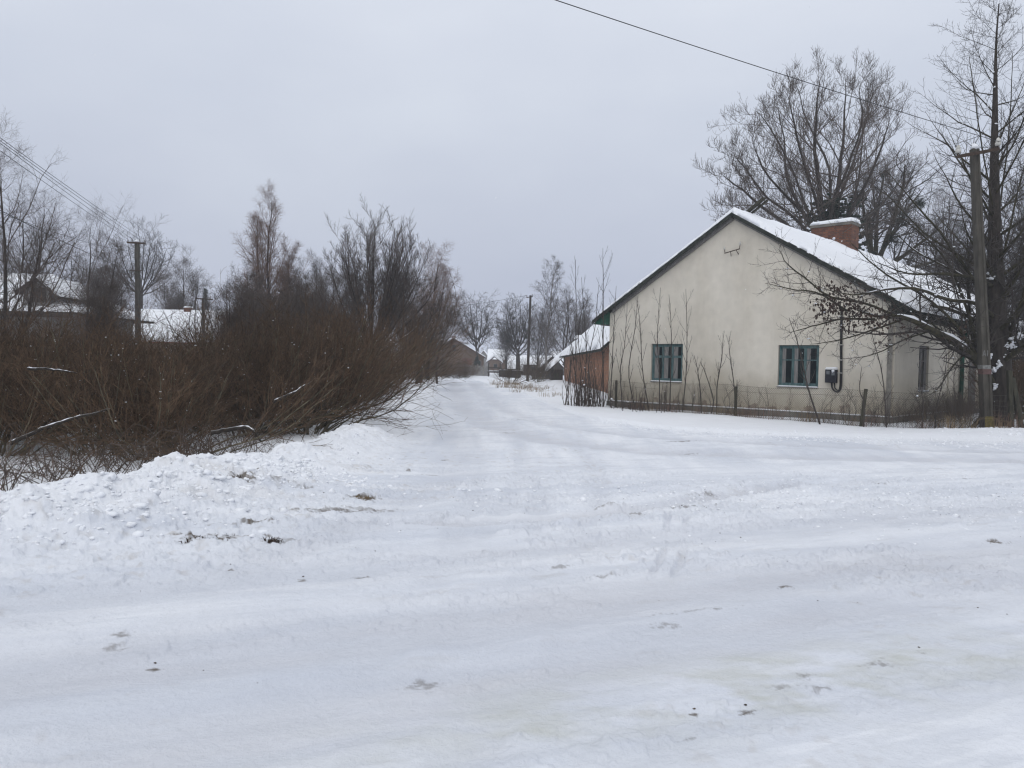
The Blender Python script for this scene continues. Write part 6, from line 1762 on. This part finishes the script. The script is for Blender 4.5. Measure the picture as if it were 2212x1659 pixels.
# ------------------------------------------------------------------ snowy air
hm = bpy.data.materials.new('snowy_air'); hm.use_nodes = True
nt = hm.node_tree; nt.nodes.clear()
ho = N(nt, 'ShaderNodeOutputMaterial'); pv_ = N(nt, 'ShaderNodeVolumePrincipled')
pv_.inputs['Color'].default_value = (.86, .89, .95, 1); pv_.inputs['Density'].default_value = .0009; pv_.inputs['Anisotropy'].default_value = 0.0
nt.links.new(pv_.outputs[0], ho.inputs['Volume'])
hb = MB().box(-1005, 1005, -1005, 1005, -3.5, 26).build('haze', hm)
tag(hb, kind='stuff')

# ------------------------------------------------------------------ light
SUN_EL, SUN_AZ = R_(38), R_(200)
w = bpy.data.worlds.new('World'); SC.world = w; w.use_nodes = True
nt = w.node_tree; nt.nodes.clear()
sky = N(nt, 'ShaderNodeTexSky', sky_type='NISHITA'); sky.sun_disc = False
sky.sun_elevation = SUN_EL; sky.sun_rotation = SUN_AZ; sky.air_density = 1.0; sky.dust_density = 6.0; sky.ozone_density = 1.0
hs = N(nt, 'ShaderNodeHueSaturation'); hs.inputs['Saturation'].default_value = .30; nt.links.new(sky.outputs[0], hs.inputs['Color'])
tc = N(nt, 'ShaderNodeTexCoord')
sx = N(nt, 'ShaderNodeSeparateXYZ'); nt.links.new(tc.outputs['Generated'], sx.inputs[0])
grad = ramp(nt, sx.outputs[2], [(0.0, (.390, .420, .510)), (.12, (.432, .468, .564)), (.30, (.530, .572, .660)), (.55, (.672, .71, .785)), (1.0, (.91, .94, .985))])
f = N(nt, 'ShaderNodeTexNoise'); f.inputs['Scale'].default_value = 2.1; f.inputs['Detail'].default_value = 4
mp = N(nt, 'ShaderNodeMapping'); mp.inputs['Scale'].default_value = (1, 1, 2.2); nt.links.new(tc.outputs['Generated'], mp.inputs[0]); nt.links.new(mp.outputs[0], f.inputs['Vector'])
cl = mix(nt, 1.0, grad, ramp(nt, f.outputs[0], [(.28, (.91, .92, .94)), (.5, (.99, .99, .99)), (.72, (1.08, 1.075, 1.05))]), 'MULTIPLY')
gain = N(nt, 'ShaderNodeVectorMath', operation='SCALE'); gain.inputs[3].default_value = 11.4; nt.links.new(cl, gain.inputs[0])
cm = mix(nt, .94, hs.outputs[0], gain.outputs[0])
bg = N(nt, 'ShaderNodeBackground'); bg.inputs['Strength'].default_value = .10
nt.links.new(cm, bg.inputs['Color'])
ow = N(nt, 'ShaderNodeOutputWorld'); nt.links.new(bg.outputs[0], ow.inputs[0])
sd_ = bpy.data.lights.new('sun', 'SUN'); sd_.energy = .5; sd_.angle = R_(50); sd_.color = (1.0, .97, .93)
so = bpy.data.objects.new('sun', sd_); COL.objects.link(so)
v = Vector((math.sin(SUN_AZ) * math.cos(SUN_EL), math.cos(SUN_AZ) * math.cos(SUN_EL), math.sin(SUN_EL)))
so.rotation_euler = v.to_track_quat('Z', 'Y').to_euler()

SC.view_settings.view_transform = 'Standard'; SC.view_settings.look = 'None'
SC.view_settings.gamma = 1.0; SC.view_settings.exposure = .10
SC.render.engine = 'CYCLES'
SC.cycles.max_bounces = 6; SC.cycles.diffuse_bounces = 3; SC.cycles.glossy_bounces = 2; SC.cycles.transmission_bounces = 2; SC.cycles.volume_bounces = 1
SC.cycles.use_denoising = True
SC.cycles.denoiser = 'OPENIMAGEDENOISE'
SC.cycles.denoising_input_passes = 'RGB_ALBEDO_NORMAL'
SC.cycles.denoising_prefilter = 'ACCURATE'
SC.cycles.use_adaptive_sampling = False
SC.cycles.filter_width = 1.25
